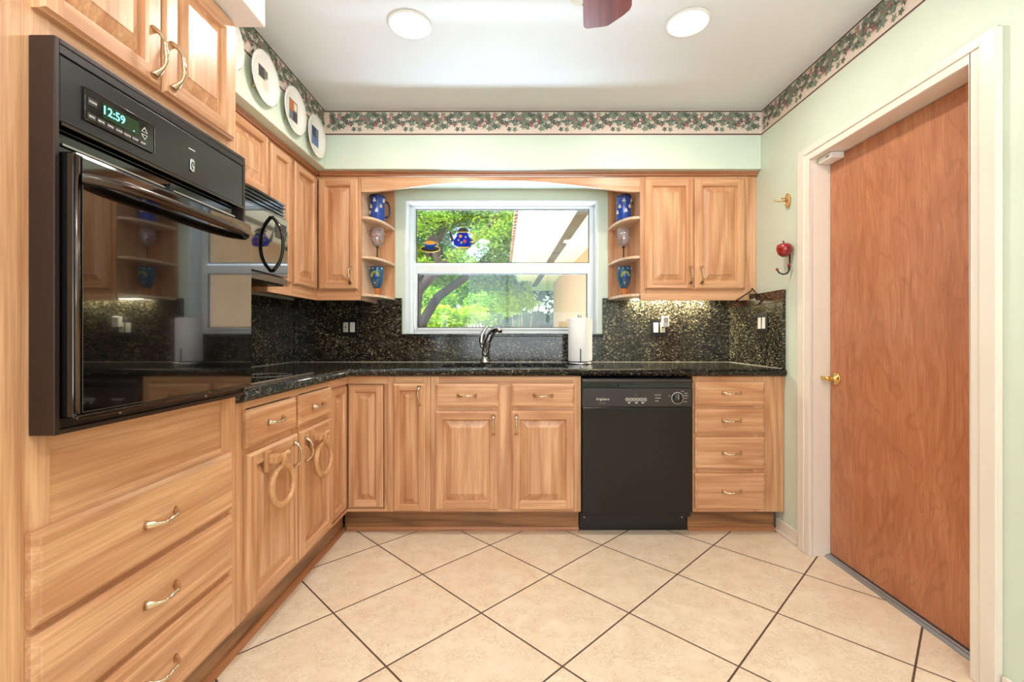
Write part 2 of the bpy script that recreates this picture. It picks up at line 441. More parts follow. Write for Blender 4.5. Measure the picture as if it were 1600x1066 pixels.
# right wall with the door opening
DY0, DY1, DZ = 1.462, 2.268, 1.968
b = MB()
b.box(XR, XR+.13, YF, DY0-.012, 0, ZC).box(XR, XR+.13, DY1+.012, YB+.2, 0, ZC).box(XR, XR+.13, DY0-.012, DY1+.012, DZ+.012, ZC)
structure(b.build('wall_right', 'wall'), 'pale green wall beside the wooden door', 'wall')
# rear wall behind the camera with its window opening
b = MB()
b.box(XL, -1.0, YF-.2, YF, 0, ZC).box(1.40, XR, YF-.2, YF, 0, ZC).box(-1.0, 1.40, YF-.2, YF, 0, .5).box(-1.0, 1.40, YF-.2, YF, 2.35, ZC)
structure(b.build('wall_rear', 'wall'), 'pale green wall behind the viewer with a wide window opening', 'wall')
# soffits
b = MB().box(XL+.001, XR-.001, 2.74, YB-.001, 2.093, ZC-.001)
structure(b.build('wall_soffit_back', 'wall', bevel=.003), 'pale green soffit over the window wall cabinets', 'soffit')
b = MB().box(XL+.001, -1.15, 1.512, 2.739, 2.093, ZC-.001)
structure(b.build('wall_soffit_left', 'wall', bevel=.003), 'pale green soffit hung with plates over the left wall cabinets', 'soffit')
b = MB().box(XL+.001, -.83, .55, 1.509, 2.112, ZC-.001)
structure(b.build('wall_soffit_oven', 'cream', bevel=.003), 'deep cream soffit over the tall oven cabinet', 'soffit')

# ------------------------------------------------ wallpaper border with ivy leaves
LEAF = [(0, 1.0), (.22, .55), (.80, .50), (.42, .12), (.62, -.42), (.10, -.25), (0, -.62), (-.10, -.25), (-.62, -.42), (-.42, .12), (-.80, .50), (-.22, .55)]
def border(name, origin, udir, length, nrm, label, flip=1):
    H0, H1 = 2.293, 2.4445; per = .31
    U = Vector(udir); Nn = Vector(nrm); Z = Vector((0, 0, 1)); O = Vector(origin)
    mb = MB()
    def P(u, z, d): return tuple(O+U*u+Z*z+Nn*d)
    def strip(z0, z1, d, m):
        mb.add([P(0, z0, .0002), P(length, z0, .0002), P(length, z1, .0002), P(0, z1, .0002), P(0, z0, d), P(length, z0, d), P(length, z1, d), P(0, z1, d)],
               [(4, 5, 6, 7), (0, 1, 5, 4), (3, 2, 6, 7), (0, 3, 7, 4), (1, 2, 6, 5)], m)
    strip(H0, H1, .0008, 0); strip(H0+.004, H0+.011, .0014, 1); strip(H1-.011, H1-.004, .0014, 1)
    rng = random.Random(5); items = []
    for i in range(64):
        k = (4, 3, 3, 2, 3, 2)[i*6//64]; zz = H0+.036+rng.random()**.75*.096
        items.append((rng.random()*per, zz, rng.uniform(.018, .031), rng.uniform(0, 6.28), k))
    for i in range(8):
        cu = rng.random()*per; cz = H0+.03+rng.random()*.10
        for j in range(4): items.append((cu+rng.uniform(-.012, .012), cz+rng.uniform(-.012, .012), rng.uniform(.0035, .0055), 0, 5))
    for r in range(int(length/per)+2):
        for i, (iu, iz, s, a, k) in enumerate(items):
            u = iu+r*per
            if u < .018 or u > length-.018: continue
            d = .0011+i*.00002
            if k == 5: poly = [(math.cos(2*PI*q/8)*s, math.sin(2*PI*q/8)*s) for q in range(8)]
            else: poly = [(s*(x*math.cos(a)-y*math.sin(a)), s*(x*math.sin(a)+y*math.cos(a))) for x, y in LEAF]
            mb.add([P(u+x, min(max(iz+y, H0+.012), H1-.012), d) for x, y in poly], [list(range(len(poly)))], k)
            if k != 5:   # pale midrib
                c, sn = math.cos(a), math.sin(a)
                rib = [(-.05, -.6), (.05, -.6), (.03, .85), (-.03, .85)]
                mb.add([P(u+s*(x*c-y*sn), min(max(iz+s*(x*sn+y*c), H0+.012), H1-.012), d+.00001) for x, y in rib], [(0, 1, 2, 3)], 4 if k != 4 else 3)
    me = bpy.data.meshes.new(name); me.from_pydata(mb.v, [], mb.f)
    for k in ('wallpaper', 'rope', 'leafa', 'leafb', 'leafc', 'berry'): me.materials.append(M[k])
    me.polygons.foreach_set('material_index', mb.m)
    structure(put(name, me), label, 'wallpaper border')
border('trim_1', (-1.15, 2.74, 0), (1, 0, 0), 2.614, (0, -1, 0), 'ivy and berry wallpaper border along the window wall')
border('trim_2', (-1.15, 1.512, 0), (0, 1, 0), 1.228, (1, 0, 0), 'ivy and berry wallpaper border above the hung plates')
border('trim_3', (XR, -.6, 0), (0, 1, 0), 3.34, (-1, 0, 0), 'ivy and berry wallpaper border on the wall above the door')

# ------------------------------------------------ baseboards
b = MB().box(XR-.012, XR-.0005, 2.372, 2.565, .0005, .075).box(XR-.020, XR-.012, 2.372, 2.565, .0005, .018)
structure(b.build('baseboard_right', 'cream', bevel=.002), 'cream baseboard between the drawers and the door casing', 'baseboard')
b = MB().box(XR-.012, XR-.0005, YF+.01, 1.372, .0005, .075)
structure(b.build('baseboard_rear', 'cream', bevel=.002), 'cream baseboard on the near side of the door', 'baseboard')

# ------------------------------------------------ door, casing, threshold
b = MB()
def casing_leg(y0, y1, s):   # stepped moulding: thick outside, thin inside
    b.box(XR-.022, XR-.0004, y0, y1, .0006, DZ+.066)
CW = .085
b.box(XR-.018, XR-.0004, DY0-CW, DY0+.001, .0006, DZ+.064)
b.box(XR-.024, XR-.018, DY0-CW, DY0-.035, .0006, DZ+.064)
b.box(XR-.018, XR-.0004, DY1-.001, DY1+CW, .0006, DZ+.064)
b.box(XR-.024, XR-.018, DY1+.035, DY1+CW, .0006, DZ+.064)
b.box(XR-.018, XR-.0004, DY0+.001, DY1-.001, DZ-.001, DZ+.064)
b.box(XR-.024, XR-.018, DY0-.035, DY1+.035, DZ+.030, DZ+.064)
structure(b.build('trim_4', 'cream', bevel=.003), 'cream moulded casing around the wooden door', 'door casing')
b = MB()
b.box(XR+.0002, XR+.128, DY0-.0115, DY0, .0006, DZ).box(XR+.0002, XR+.128, DY1, DY1+.0115, .0006, DZ).box(XR+.0002, XR+.128, DY0-.0115, DY1+.0115, DZ, DZ+.0115)
structure(b.build('trim_5', 'cream'), 'cream jamb lining the door opening', 'door jamb')
dr = MB().box(0, .036, 0, .800, 0, 1.945).build('door_1', 'slab', loc=(XR+.086, DY0+.003, .020), bevel=.0015)
structure(dr, 'flat reddish birch door with swirling grain', 'door')
kx, ky, kz = 0, 2.222-DY0-.003, .866
b = MB().lathe([(.030, 0), (.031, .003), (.028, .007), (.013, .010), (.011, .030), (.012, .034)], (0, 0, 0), 28, 'z')
kn = b.build('door_handle', 'brass', dr, (0, ky, kz), (0, -PI/2, 0)); kn['label'] = 'small polished brass lever'
b = MB().tube([(-.034, 0, 0), (-.040, .01, 0), (-.041, .035, .002), (-.040, .06, .004), (-.038, .078, .004)], [.011, .010, .008, .008, .006], 12)
b.build('lever', 'brass', kn, (0, 0, 0), (0, PI/2, 0))
b = MB()
b.prism([(XR+.058, .0006), (XR+.126, .0006), (XR+.126, .016), (XR+.078, .016), (XR+.072, .013), (XR+.066, .013), (XR+.058, .004)], DY0+.002, DY1-.002, 'y')
structure(b.build('trim_6', 'alu'), 'aluminium threshold strip under the wooden door', 'threshold')
t = thing('door_sensor', 'small white alarm sensor at the top corner of the wooden door', 'sensor', (XR+.05, 2.21, 1.935))
MB().box(-.030, .034, -.047, .047, .004, .032).build('sensor_body', 'white_plastic', t, bevel=.004)
MB().box(-.0308, -.0300, -.030, -.012, .013, .022).build('indicator', 'print_grey', t)

# ------------------------------------------------ window
win = bpy.data.objects.new('window_1', None); COL.objects.link(win); win.location = (0, 3.25, 0)
structure(win, 'white single hung window over the sink', 'window')
b = MB(); e = .0006
x0, x1, z0, z1 = WX0+e, WX1-e, WZ0+e, WZ1-e
b.box(x0, x1, -.109, .06, z1-.014, z1).box(x0, x0+.012, -.109, .06, z0, z1-.014).box(x1-.012, x1, -.109, .06, z0, z1-.014)
b.box(x0+.012, x0+.040, .005, .06, z0, z1-.014).box(x1-.040, x1-.012, .005, .06, z0, z1-.014).box(x0+.04, x1-.04, .005, .06, z1-.022, z1-.014).box(x0+.04, x1-.04, .005, .06, z0, z0+.028)
b.build('window_frame', 'white', win, bevel=.002)
def sash(name, X0, X1, Z0, Z1, y0, y1, fw, mat, gasket):
    b = MB(); a, t_, c, d = fw
    b.box(X0-a, X0, y0, y1, Z0-d, Z1+t_).box(X1, X1+c, y0, y1, Z0-d, Z1+t_).box(X0, X1, y0, y1, Z1, Z1+t_).box(X0, X1, y0, y1, Z0-d, Z0)
    s = b.build(name, 'white', win, bevel=.0015)
    g = MB(); k = .005; ym = (y0+y1)/2
    g.box(X0, X0+k, ym-.006, ym+.006, Z0, Z1).box(X1-k, X1, ym-.006, ym+.006, Z0, Z1).box(X0+k, X1-k, ym-.006, ym+.006, Z1-k, Z1).box(X0+k, X1-k, ym-.006, ym+.006, Z0, Z0+k)
    g.build('gasket', gasket, s)
    MB().box(X0+k, X1-k, ym-.001, ym+.001, Z0+k, Z1-k).build('pane', mat, s)
    return s
sash('upper_sash', -.727, .517, 1.615, 2.002, .032, .058, (.004, .004, .003, .010), 'pane', 'vent')
sash('lower_sash', -.708, .499, 1.150, 1.536, .000, .030, (.018, .060, .020, .016), 'screen_pane', 'black_satin')
structure(MB().box(WX0-.012, WX1+.022, 3.085, 3.232, WZ0-.0155, WZ0).build('trim_7', 'granite_top', bevel=.004), 'dark granite sill under the window', 'window sill')

# rear window (behind the viewer)
w2 = bpy.data.objects.new('window_2', None); COL.objects.link(w2); w2.location = (.2, YF-.1, 0)
structure(w2, 'wide white framed window behind the viewer', 'window')
b = MB()
for xx in (-1.2, -.42, .36, 1.14): b.box(xx, xx+.06, -.04, .04, .5, 2.35)
b.box(-1.14, 1.14, -.04, .04, .5, .56).box(-1.14, 1.14, -.04, .04, 2.29, 2.35)
b.build('window_frame', 'white', w2)
for xx in (-1.14, -.36, .42): MB().box(xx, xx+.72, -.002, .002, .56, 2.29).build('pane', 'pane', w2)

# ================================================================== cabinet parts
def door_mesh(w, h, st=.052, t=.020):
    mb = MB()
    def R(i, y): return [(i, y, i), (w-i, y, i), (w-i, y, h-i), (i, y, h-i)]
    loops = [R(0, 0), R(0, -t*.62), R(.004, -t*.74), R(.009, -t)]
    mats = (1, 0, 1, 0)
    for A, B in zip(loops, loops[1:]):
        for k in range(4): mb.add([A[k], A[(k+1) % 4], B[(k+1) % 4], B[k]], [(0, 1, 2, 3)], mats[k])
    a, c = .009, st-.007; y = -t
    mb.add([(a, y, a), (c, y, a), (c, y, h-a), (a, y, h-a)], [(0, 1, 2, 3)], 0)
    mb.add([(w-c, y, a), (w-a, y, a), (w-a, y, h-a), (w-c, y, h-a)], [(0, 1, 2, 3)], 0)
    mb.add([(c, y, a), (w-c, y, a), (w-c, y, c), (c, y, c)], [(0, 1, 2, 3)], 1)
    mb.add([(c, y, h-c), (w-c, y, h-c), (w-c, y, h-a), (c, y, h-a)], [(0, 1, 2, 3)], 1)
    pw = min(.030, (w-2*st)*.24)
    inn = [R(c, -t), R(st-.003, -t*.70), R(st, -t*.22), R(st+.006, -t*.20), R(st+.006+pw, -t*.80), R(st+.008+pw, -t*.92)]
    for j, (A, B) in enumerate(zip(inn, inn[1:])):
        for k in range(4): mb.add([A[k], A[(k+1) % 4], B[(k+1) % 4], B[k]], [(0, 1, 2, 3)], mats[k] if j < 2 else 0)
    mb.add(inn[-1], [(0, 1, 2, 3)], 0)
    mb.add(R(0, 0), [(3, 2, 1, 0)], 0)
    return mb
def drawer_mesh(w, h, t=.020):
    mb = MB()
    def R(i, y): return [(i, y, i), (w-i, y, i), (w-i, y, h-i), (i, y, h-i)]
    L = [R(0, 0), R(0, -t*.55), R(.004, -t*.68), R(.010, -t*.80), R(.0115, -t*.98), R(.013, -t)]
    for A, B in zip(L, L[1:]):
        for k in range(4): mb.add([A[k], A[(k+1) % 4], B[(k+1) % 4], B[k]], [(0, 1, 2, 3)], 0)
    mb.add(L[-1], [(0, 1, 2, 3)], 0); mb.add(L[0], [(3, 2, 1, 0)], 0)
    return mb
def handle_mb(L=.100):
    n = 25; pts = []; rad = []; fl = []
    for i in range(n):
        s = i/(n-1)*2-1; a = abs(s)
        out = .030*(1-a**3.2)+.0005
        pts.append((s*L/2, -out, .0022*math.sin(s*3.4)))
        base = .0036+.0034*max(0, (a-.55)/.45)
        knob = .0026*math.exp(-((a-.34)/.07)**2)+.0032*math.exp(-(s/.16)**2)
        rad.append(base+knob*.7); fl.append(1+.75*max(0, (a-.6)/.4))
    return MB().tube(pts, rad, 10, flat=fl)
HM = handle_mb().mesh('handle', ['nickel'])
HM2 = handle_mb(.118).mesh('handle', ['nickel'])
def handle(parent, x, z, vertical=False, y=-.020, long=False):
    return put('handle', HM2 if long else HM, parent, (x, y, z), (0, PI/2 if vertical else 0, 0))
def cab_door(parent, x0, x1, z0, z1, hx=None, hz=None, y=0, st=.052, name='door', long=False):
    d = door_mesh(x1-x0, z1-z0, st).build(name, ['oak_v', 'oak_h'], parent, (x0, y-.0006, z0))
    if hx is not None: handle(d, hx-x0, hz-z0, True, long=long)
    return d
def cab_drawer(parent, x0, x1, z0, z1, pull=True, hx=None, hz=None):
    d = drawer_mesh(x1-x0, z1-z0).build('drawer', 'oak_h', parent, (x0, -.0006, z0))
    if pull: handle(d, (hx if hx is not None else (x0+x1)/2)-x0, (hz if hz is not None else (z0+z1)/2)-z0)
    return d
def carcass(parent, w, d, z0, z1, t=.016, y0=.020, top=True, ends=(1, 1)):
    b = MB()
    b.box(0, t, y0, d, z0, z1).box(w-t, w, y0, d, z0, z1).box(t, w-t, y0, d, z0, z0+t).box(t, w-t, d-.006, d, z0+t, z1)
    if top: b.box(t, w-t, y0, d-.006, z1-t, z1)
    return b.build('carcass', 'oak_v', parent)
def frame(parent, stiles, rails, t=.0198, name='face_frame'):
    """stiles (x0,x1,z0,z1) upright grain, rails level grain"""
    b = MB()
    for x0, x1, z0, z1 in stiles: b.box(x0, x1, 0, t, z0, z1, 0)
    for x0, x1, z0, z1 in rails: b.box(x0, x1, .0004, t, z0, z1, 1)
    return b.build(name, ['oak_v', 'oak_h'], parent)

# ================================================================== base cabinets on the window wall
FY = 2.507; TB = .130; TT = .871       # face plane, toe height, cabinet top
K = 2.487/715
def PX(px): return (px-808)*K
# --- narrow tray cabinet
bx = -.708; w_ = .234
t = thing('base_cabinet', 'narrow oak base cabinet with one slim door between the corner cabinet and sink cabinet', 'cabinet', (bx, FY, 0))
carcass(t, w_-.001, .60, TB, TT)
frame(t, [(0, .045, TB, TT), (w_-.046, w_-.001, TB, TT)], [(.045, w_-.046, TB, .150), (.045, w_-.046, .820, TT)])
cab_door(t, PX(614)-bx, PX(664)-bx, .137, .833, PX(655)-bx, .768, st=.042)
# --- sink cabinet
bx = -.473; w_ = .822
t = thing('sink_cabinet', 'wide oak base cabinet under the sink with two false drawers over two doors', 'cabinet', (bx, FY, 0))
b = MB(); tt = .016
b.box(0, tt, .02, .60, TB, TT).box(w_-tt, w_, .02, .60, TB, TT).box(tt, w_-tt, .02, .60, TB, TB+tt).box(tt, w_-tt, .594, .60, TB+tt, TT)
b.build('carcass', 'oak_v', t)
cs0, cs1 = PX(775)-bx, PX(803)-bx
frame(t, [(0, .045, TB, TT), (w_-.040, w_, TB, TT), (cs0-.02, cs1+.02, TB+.02, .818)], [(.045, w_-.04, TB, TB+.02), (.045, w_-.04, .818, TT), (.045, cs0-.02, .66, .72), (cs1+.02, w_-.04, .66, .72)])
for a, c in ((680, 779), (799, 898)):
    d = cab_drawer(t, PX(a)-bx, PX(c)-bx, .705, .832); 
cab_door(t, PX(679)-bx, PX(779)-bx, .144, .684, PX(771)-bx, .610)
cab_door(t, PX(799)-bx, PX(898)-bx, .144, .684, PX(807)-bx, .610)
# --- drawer stack
bx = .960; w_ = XR-.002-bx
t = thing('drawer_cabinet', 'oak base cabinet with a stack of four drawers between the dishwasher and right wall', 'cabinet', (bx, FY, 0))
carcass(t, w_, .60, TB, TT)
fx = PX(1201)-bx
frame(t, [(0, .03, TB, TT), (PX(1180)-bx, fx, TB, TT), (fx+.0006, w_, TB, TT)], [(.03, PX(1180)-bx, TB, .150)]+[(.03, PX(1180)-bx, z-.020, z+.020) for z in (.354, .552, .694)]+[(.03, PX(1180)-bx, .818, TT)])
for y0, y1 in ((597, 634), (640, 677), (684, 734), (741, 797)):
    cab_drawer(t, PX(1087)-bx, PX(1196)-bx, CAMZ-(y1-524)*K, CAMZ-(y0-524)*K, hx=PX(1143)-bx, hz=CAMZ-((y0+y1)/2-525)*K)
# --- corner carousel cabinet, two leaves meeting in the inner corner
LX = -.93
t = thing('corner_cabinet', 'oak corner base cabinet whose two leaf doors meet in the inside corner', 'cabinet', (LX, FY, 0))
b = MB()
b.box(-.60, .22, .60, .606, TB, TT).box(-.606, -.60, -.22, .60, TB, TT).box(-.60, .22, .02, .60, TB, TB+.016).box(-.60, -.02, -.22, .02, TB, TB+.016)
b.box(-.60, -.02, -.226, -.22, TB, TT).box(.214, .22, .021, .60, TB, TT)
b.build('carcass', 'oak_v', t)
bL, bR = -.226, .2205
b = MB()
zt = .826; zb = .150
b.box(.0, bR, 0, .0198, zt+.004, TT, 1).box(0, bR, 0, .0198, TB, zb-.004, 1).box(PX(598)-LX+.003, bR, 0, .0198, zb-.004, zt+.004, 0)
fr = b.build('face_frame', ['oak_v', 'oak_h'], t)
b = MB()
b.box(0, .226, 0, .0198, zt+.004, TT, 1).box(0, .226, 0, .0198, TB, zb-.004, 1).box(0, .010, 0, .0198, zb-.004, zt+.004, 0)
b.build('face_frame', ['oak_v', 'oak_h'], t, (0, -.226, 0), (0, 0, PI/2))
d = door_mesh(PX(597)-LX-.001, zt-zb, .045, .018).build('door', ['oak_v', 'oak_h'], t, (.001, .016, zb))
d = door_mesh(.211, zt-zb, .045, .018).build('door', ['oak_v', 'oak_h'], t, (-.016, -.213, zb), (0, 0, PI/2))
# --- toe kicks
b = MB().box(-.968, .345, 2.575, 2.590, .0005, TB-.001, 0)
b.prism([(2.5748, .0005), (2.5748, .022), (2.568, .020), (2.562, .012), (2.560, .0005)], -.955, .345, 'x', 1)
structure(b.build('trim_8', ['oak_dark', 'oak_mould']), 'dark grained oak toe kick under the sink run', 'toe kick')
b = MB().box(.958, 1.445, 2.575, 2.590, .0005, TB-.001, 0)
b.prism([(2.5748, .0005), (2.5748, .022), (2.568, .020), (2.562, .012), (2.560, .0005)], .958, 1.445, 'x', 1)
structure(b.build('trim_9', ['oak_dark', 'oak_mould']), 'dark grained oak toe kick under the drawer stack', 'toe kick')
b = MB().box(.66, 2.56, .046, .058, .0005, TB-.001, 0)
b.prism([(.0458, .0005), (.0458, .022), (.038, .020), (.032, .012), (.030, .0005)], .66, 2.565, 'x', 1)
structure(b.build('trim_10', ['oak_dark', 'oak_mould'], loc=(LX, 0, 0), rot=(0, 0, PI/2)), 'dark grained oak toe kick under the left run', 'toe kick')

# ================================================================== left run (local x runs along world y)
def left(y): return (LX, y, 0)
y0 = 1.513; w_ = .766
t = thing('base_cabinet', 'oak base cabinet left of the corner with two drawers over two doors holding towel rings', 'cabinet', left(y0), PI/2)
carcass(t, w_-.001, .60, TB, TT)
frame(t, [(0, .055, TB, TT), (1.880-y0, 1.945-y0, TB+.02, .845), (w_-.034, w_-.001, TB, TT)], [(.055, w_-.034, TB, TB+.02), (.055, w_-.034, .845, TT), (.055, 1.880-y0, .675, .725), (1.945-y0, w_-.034, .675, .725)])
cab_drawer(t, 1.549-y0, 1.895-y0, .713, .842); cab_drawer(t, 1.916-y0, 2.252-y0, .713, .842)
dA = cab_door(t, 1.553-y0, 1.907-y0, .150, .690, 1.866-y0, .612)
dB = cab_door(t, 1.920-y0, 2.258-y0, .150, .690, 1.970-y0, .606)
def towel_ring(yc, label):
    t = thing('towel_ring', label, 'towel ring', (LX+.0212, yc, .638), PI/2, 'towel rings on the left base doors')
    b = MB().box(-.064, -.036, -.014, 0, -.034, .040); b.build('mount', 'ring_wood', t, bevel=.002)
    MB().box(-.060, -.024, -.046, -.014, -.004, .026).build('bracket', 'ring_wood', t, bevel=.004)
    MB().lathe([(.006, -.039), (.011, -.034), (.012, -.02), (.009, -.008), (.009, .034), (.012, .040), (.012, .050), (.007, .055)], (0, -.032, .011), 16, 'x').build('dowel', 'ring_wood', t)
    MB().tube([(.008, -.032, .014), (.008, -.033, -.012), (.008, -.030, -.036)], [.0135, .0125, .009], 12, up=(0, 1, 0)).build('neck', 'ring_wood', t)
    n = 48; pts = [(.008+.079*math.sin(2*PI*k/n), -.032+.006*math.cos(2*PI*k/n), -.100+.070*math.cos(2*PI*k/n)) for k in range(n)]
    MB().tube(pts, .0115, 12, closed=True, up=(0, 1, 0)).build('ring', 'ring_wood', t)
towel_ring(1.705, 'wooden towel ring hanging on the door nearest the tall oven cabinet')
towel_ring(2.068, 'wooden towel ring hanging on the door nearest the corner cabinet')

# --- tall oven cabinet
y0 = .62; w_ = 1.511-y0
t = thing('oven_cabinet', 'tall oak cabinet housing the wall oven with three drawers below and two doors above', 'cabinet', left(y0), PI/2)
TZ = 2.111
b = MB()
b.box(0, .016, .02, .60, TB, TZ).box(w_-.016, w_, .02, .60, TB, TZ).box(.016, w_-.016, .02, .60, TB, TB+.016).box(.016, w_-.016, .594, .60, TB+.016, TZ)
b.box(.016, w_-.016, .02, .594, .895, .910).box(.016, w_-.016, .02, .594, 1.672, 1.688).box(.016, w_-.016, .02, .594, TZ-.016, TZ)
b.build('carcass', 'oak_v', t)
a0, a1 = .911-y0, 1.438-y0
frame(t, [(0, .858-y0-.0006, TB, TZ), (.858-y0, a0, TB, TZ), (a1, w_, TB, TZ)],
      [(a0, a1, TB, .152), (a0, a1, .700, .742), (a0, a1, .512, .552), (a0, a1, .318, .357), (a0, a1, .896, .912), (a0, a1, 1.648, 1.745), (a0, a1, 2.08, TZ)])
MB().box(a0, a1, .004, .016, .742, .896).build('apron_panel', 'oak_h', t)
for z0, z1 in ((.540, .722), (.345, .524), (.148, .328)):
    cab_drawer(t, .864-y0, 1.472-y0, z0, z1)
cab_door(t, .874-y0, 1.176-y0, 1.724, 2.106, 1.146-y0, 1.806, long=True)
cab_door(t, 1.180-y0, 1.479-y0, 1.724, 2.106, 1.208-y0, 1.806, long=True)

# --- wall oven
t = thing('wall_oven', 'black built-in wall oven with a digital clock in the tall oak cabinet', 'oven', (-.93, .87, .905), PI/2)
OW, OH = .612, .764                                # local x = along, local -y = out
b = MB().box(.034, OW-.048, .0005, .50, .012, OH-.03); b.build('oven_body', 'brown_black', t)
b = MB()
b.box(0, .010, -.050, -.0008, 0, OH, 0).box(OW-.010, OW, -.050, -.0008, 0, OH, 0).box(.010, OW-.010, -.050, -.0008, OH-.010, OH, 0).box(.010, OW-.010, -.050, -.0008, 0, .010, 0)
b.box(.010, OW-.010, -.049, -.044, OH-.028, OH-.010, 1)
b.box(.010, OW-.010, -.044, -.03, .010, .030, 1)
b.build('housing', ['brown_black', 'black_satin'], t, bevel=.0015)
MB().box(.011, OW-.011, -.048, -.004, .605, OH-.029).build('control_panel', 'black_panel', t, bevel=.003)
b = MB().box(.012, OW-.012, -.052, -.0482, .598, .604); b.build('panel_strip', 'gunmetal', t)
b = MB().box(.012, OW-.012, -.030, -.003, .552, .597); b.build('vent_gap', 'black_gloss', t)
b = MB().box(.03, OW-.03, -.036, -.0305, .566, .570); b.build('vent_strip', 'steel', t)
MB().box(.30, .312, -.045, -.0302, .555, .580).build('door_latch', 'black_satin', t, bevel=.003)
dd = MB().box(0, OW-.026, -.045, 0, 0, .518).build('oven_door', 'black_gloss', t, (.013, -.031, .030), bevel=.004)
MB().box(.012, OW-.030, -.0035, 0, .010, .512).build('door_glass', 'black_glass', dd, (0, -.0452, 0), bevel=.0015)
b = MB().box(.0, OW-.026, -.006, 0, -.002, .005); b.build('door_sill', 'gunmetal', dd, (0, -.0452, 0), bevel=.001)
MB().tube([(.004, -.046, .01), (.004, -.046, .51)], .005, 10).build('edge_bar', 'gunmetal', dd)
n = 40; pts = []
for i in range(n+1):
    s = -math.cos(PI*i/n)
    pts.append((.276+s*.266, -.050-.040*(1-abs(s)**7.0), .470))
MB().tube(pts, [.0115]*(n+1), 16).build('handle', 'gunmetal', dd)
for px_ in (.15, .43): MB().lathe([(.004, 0), (.004, .002)], (px_, -.044, .020), 10, 'y').build('screw', 'steel', t)
# clock module
cm = MB().box(0, .178, -.003, 0, 0, .066).build('clock_module', 'black_gloss', t, (.060, -.0482, .632), bevel=.0015)
b = MB(); r_ = .0018
b.tube([(0, -.0035, 0), (.178, -.0035, 0), (.178, -.0035, .066), (0, -.0035, .066)], .0014, 6, closed=True, up=(0, 1, 0)); b.build('rim', 'gunmetal', cm)
dsp = MB().box(.040, .132, -.0040, -.0031, .022, .054).build('display', 'lcd', cm)
text('clock_digits', '12:59', .026, 'digits', dsp, (.066, -.0046, .0385), (PI/2, 0, 0))
MB().box(.116, .120, -.0046, -.0042, .027, .0285).build('indicator', 'digits', dsp)
words = ['BAKE', 'BROIL', 'TIMER', 'COOK', 'CLOCK', 'START', 'STOP']
for i, wd in enumerate(words):
    k_ = MB().box(0, .0195, -.0042, -.0031, 0, .013).build('button', 'dw_panel', cm, (.005+i*.0215, 0, .004))
    text('button_lettering', wd, .0055, 'print_white', k_, (.0098, -.0046, .0066), (PI/2, 0, 0))
k_ = MB().box(0, .021, -.0042, -.0031, 0, .014).build('button', 'dw_panel', cm, (.006, 0, .034))
text('button_lettering', 'CLEAN', .0055, 'print_white', k_, (.0105, -.0046, .007), (PI/2, 0, 0))
b = MB()
for zc, sg in ((.043, 1), (.027, -1)):
    tri = [(.140, zc-.005*sg), (.156, zc-.005*sg), (.148, zc+.006*sg)]
    b.tube([(x, -.0042, z) for x, z in tri], .0010, 5, closed=True, up=(0, 1, 0))
b.build('arrow_keys', 'print_white', cm)
bd = MB().prism(rrect(-.008, .008, -.017, .017, .006), -.003, 0, 'y').build('badge', 'chrome', t, (.370, -.0482, .652), bevel=.001)
MB().tube([(.004*math.cos(a), -.0034, .009*math.sin(a)) for a in [k*PI/8 for k in range(14)]], .0012, 6, up=(0, 1, 0)).build('badge_mark', 'black_gloss', bd)
MB().box(-.012, .012, -.0008, 0, -.0013, .0013).build('panel_mark', 'print_white', t, (.370, -.0482, .695))

# ================================================================== worktop, sink, cooktop, splashbacks
EX, EY = -.921, 2.501      # slab front lines; half-round adds .021
HT, HB = .914, .872; RR = (HT-HB)/2
bm = bmesh.new()
outer = [(XL+.001, 1.5135), (EX, 1.5135), (EX, EY), (XR-.001, EY), (XR-.001, YB-.001), (XL+.001, YB-.001)]
hole = rrect(-.450, .290, 2.600, 2.985, .09, 8)
def loop(pts, z):
    vs_ = [bm.verts.new((x, y, z)) for x, y in pts]
    return vs_, [bm.edges.new((vs_[i], vs_[(i+1) % len(vs_)])) for i in range(len(vs_))]
vo, eo = loop(outer, HT); vh, eh = loop(hole, HT)
bmesh.ops.triangle_fill(bm, edges=eo+eh, use_beauty=True)
geo = bmesh.ops.extrude_face_region(bm, geom=bm.faces[:])
bmesh.ops.translate(bm, verts=[v for v in geo['geom'] if isinstance(v, bmesh.types.BMVert)], vec=(0, 0, HB-HT))
# half-round edge swept along the front
path = [(EX, 1.5135, (1, 0)), (EX, EY, (1, -1)), (XR-.001, EY, (0, -1))]
rows = []
for x, y, (nx, ny) in path:
    rows.append([bm.verts.new((x+nx*RR*math.sin(PI*k/10), y+ny*RR*math.sin(PI*k/10), (HT+HB)/2+RR*math.cos(PI*k/10))) for k in range(11)])
for A, B in zip(rows, rows[1:]):
    for k in range(10):
        f = bm.faces.new((A[k], A[k+1], B[k+1], B[k])); f.smooth = True
bm.faces.new(rows[0]); bm.faces.new(rows[-1][::-1])
bmesh.ops.recalc_face_normals(bm, faces=bm.faces)
me = bpy.data.meshes.new('worktop'); bm.to_mesh(me); bm.free(); me.materials.append(M['granite_top'])
tag(put('worktop', me), 'polished dark granite worktop running in an L along both walls', 'worktop')
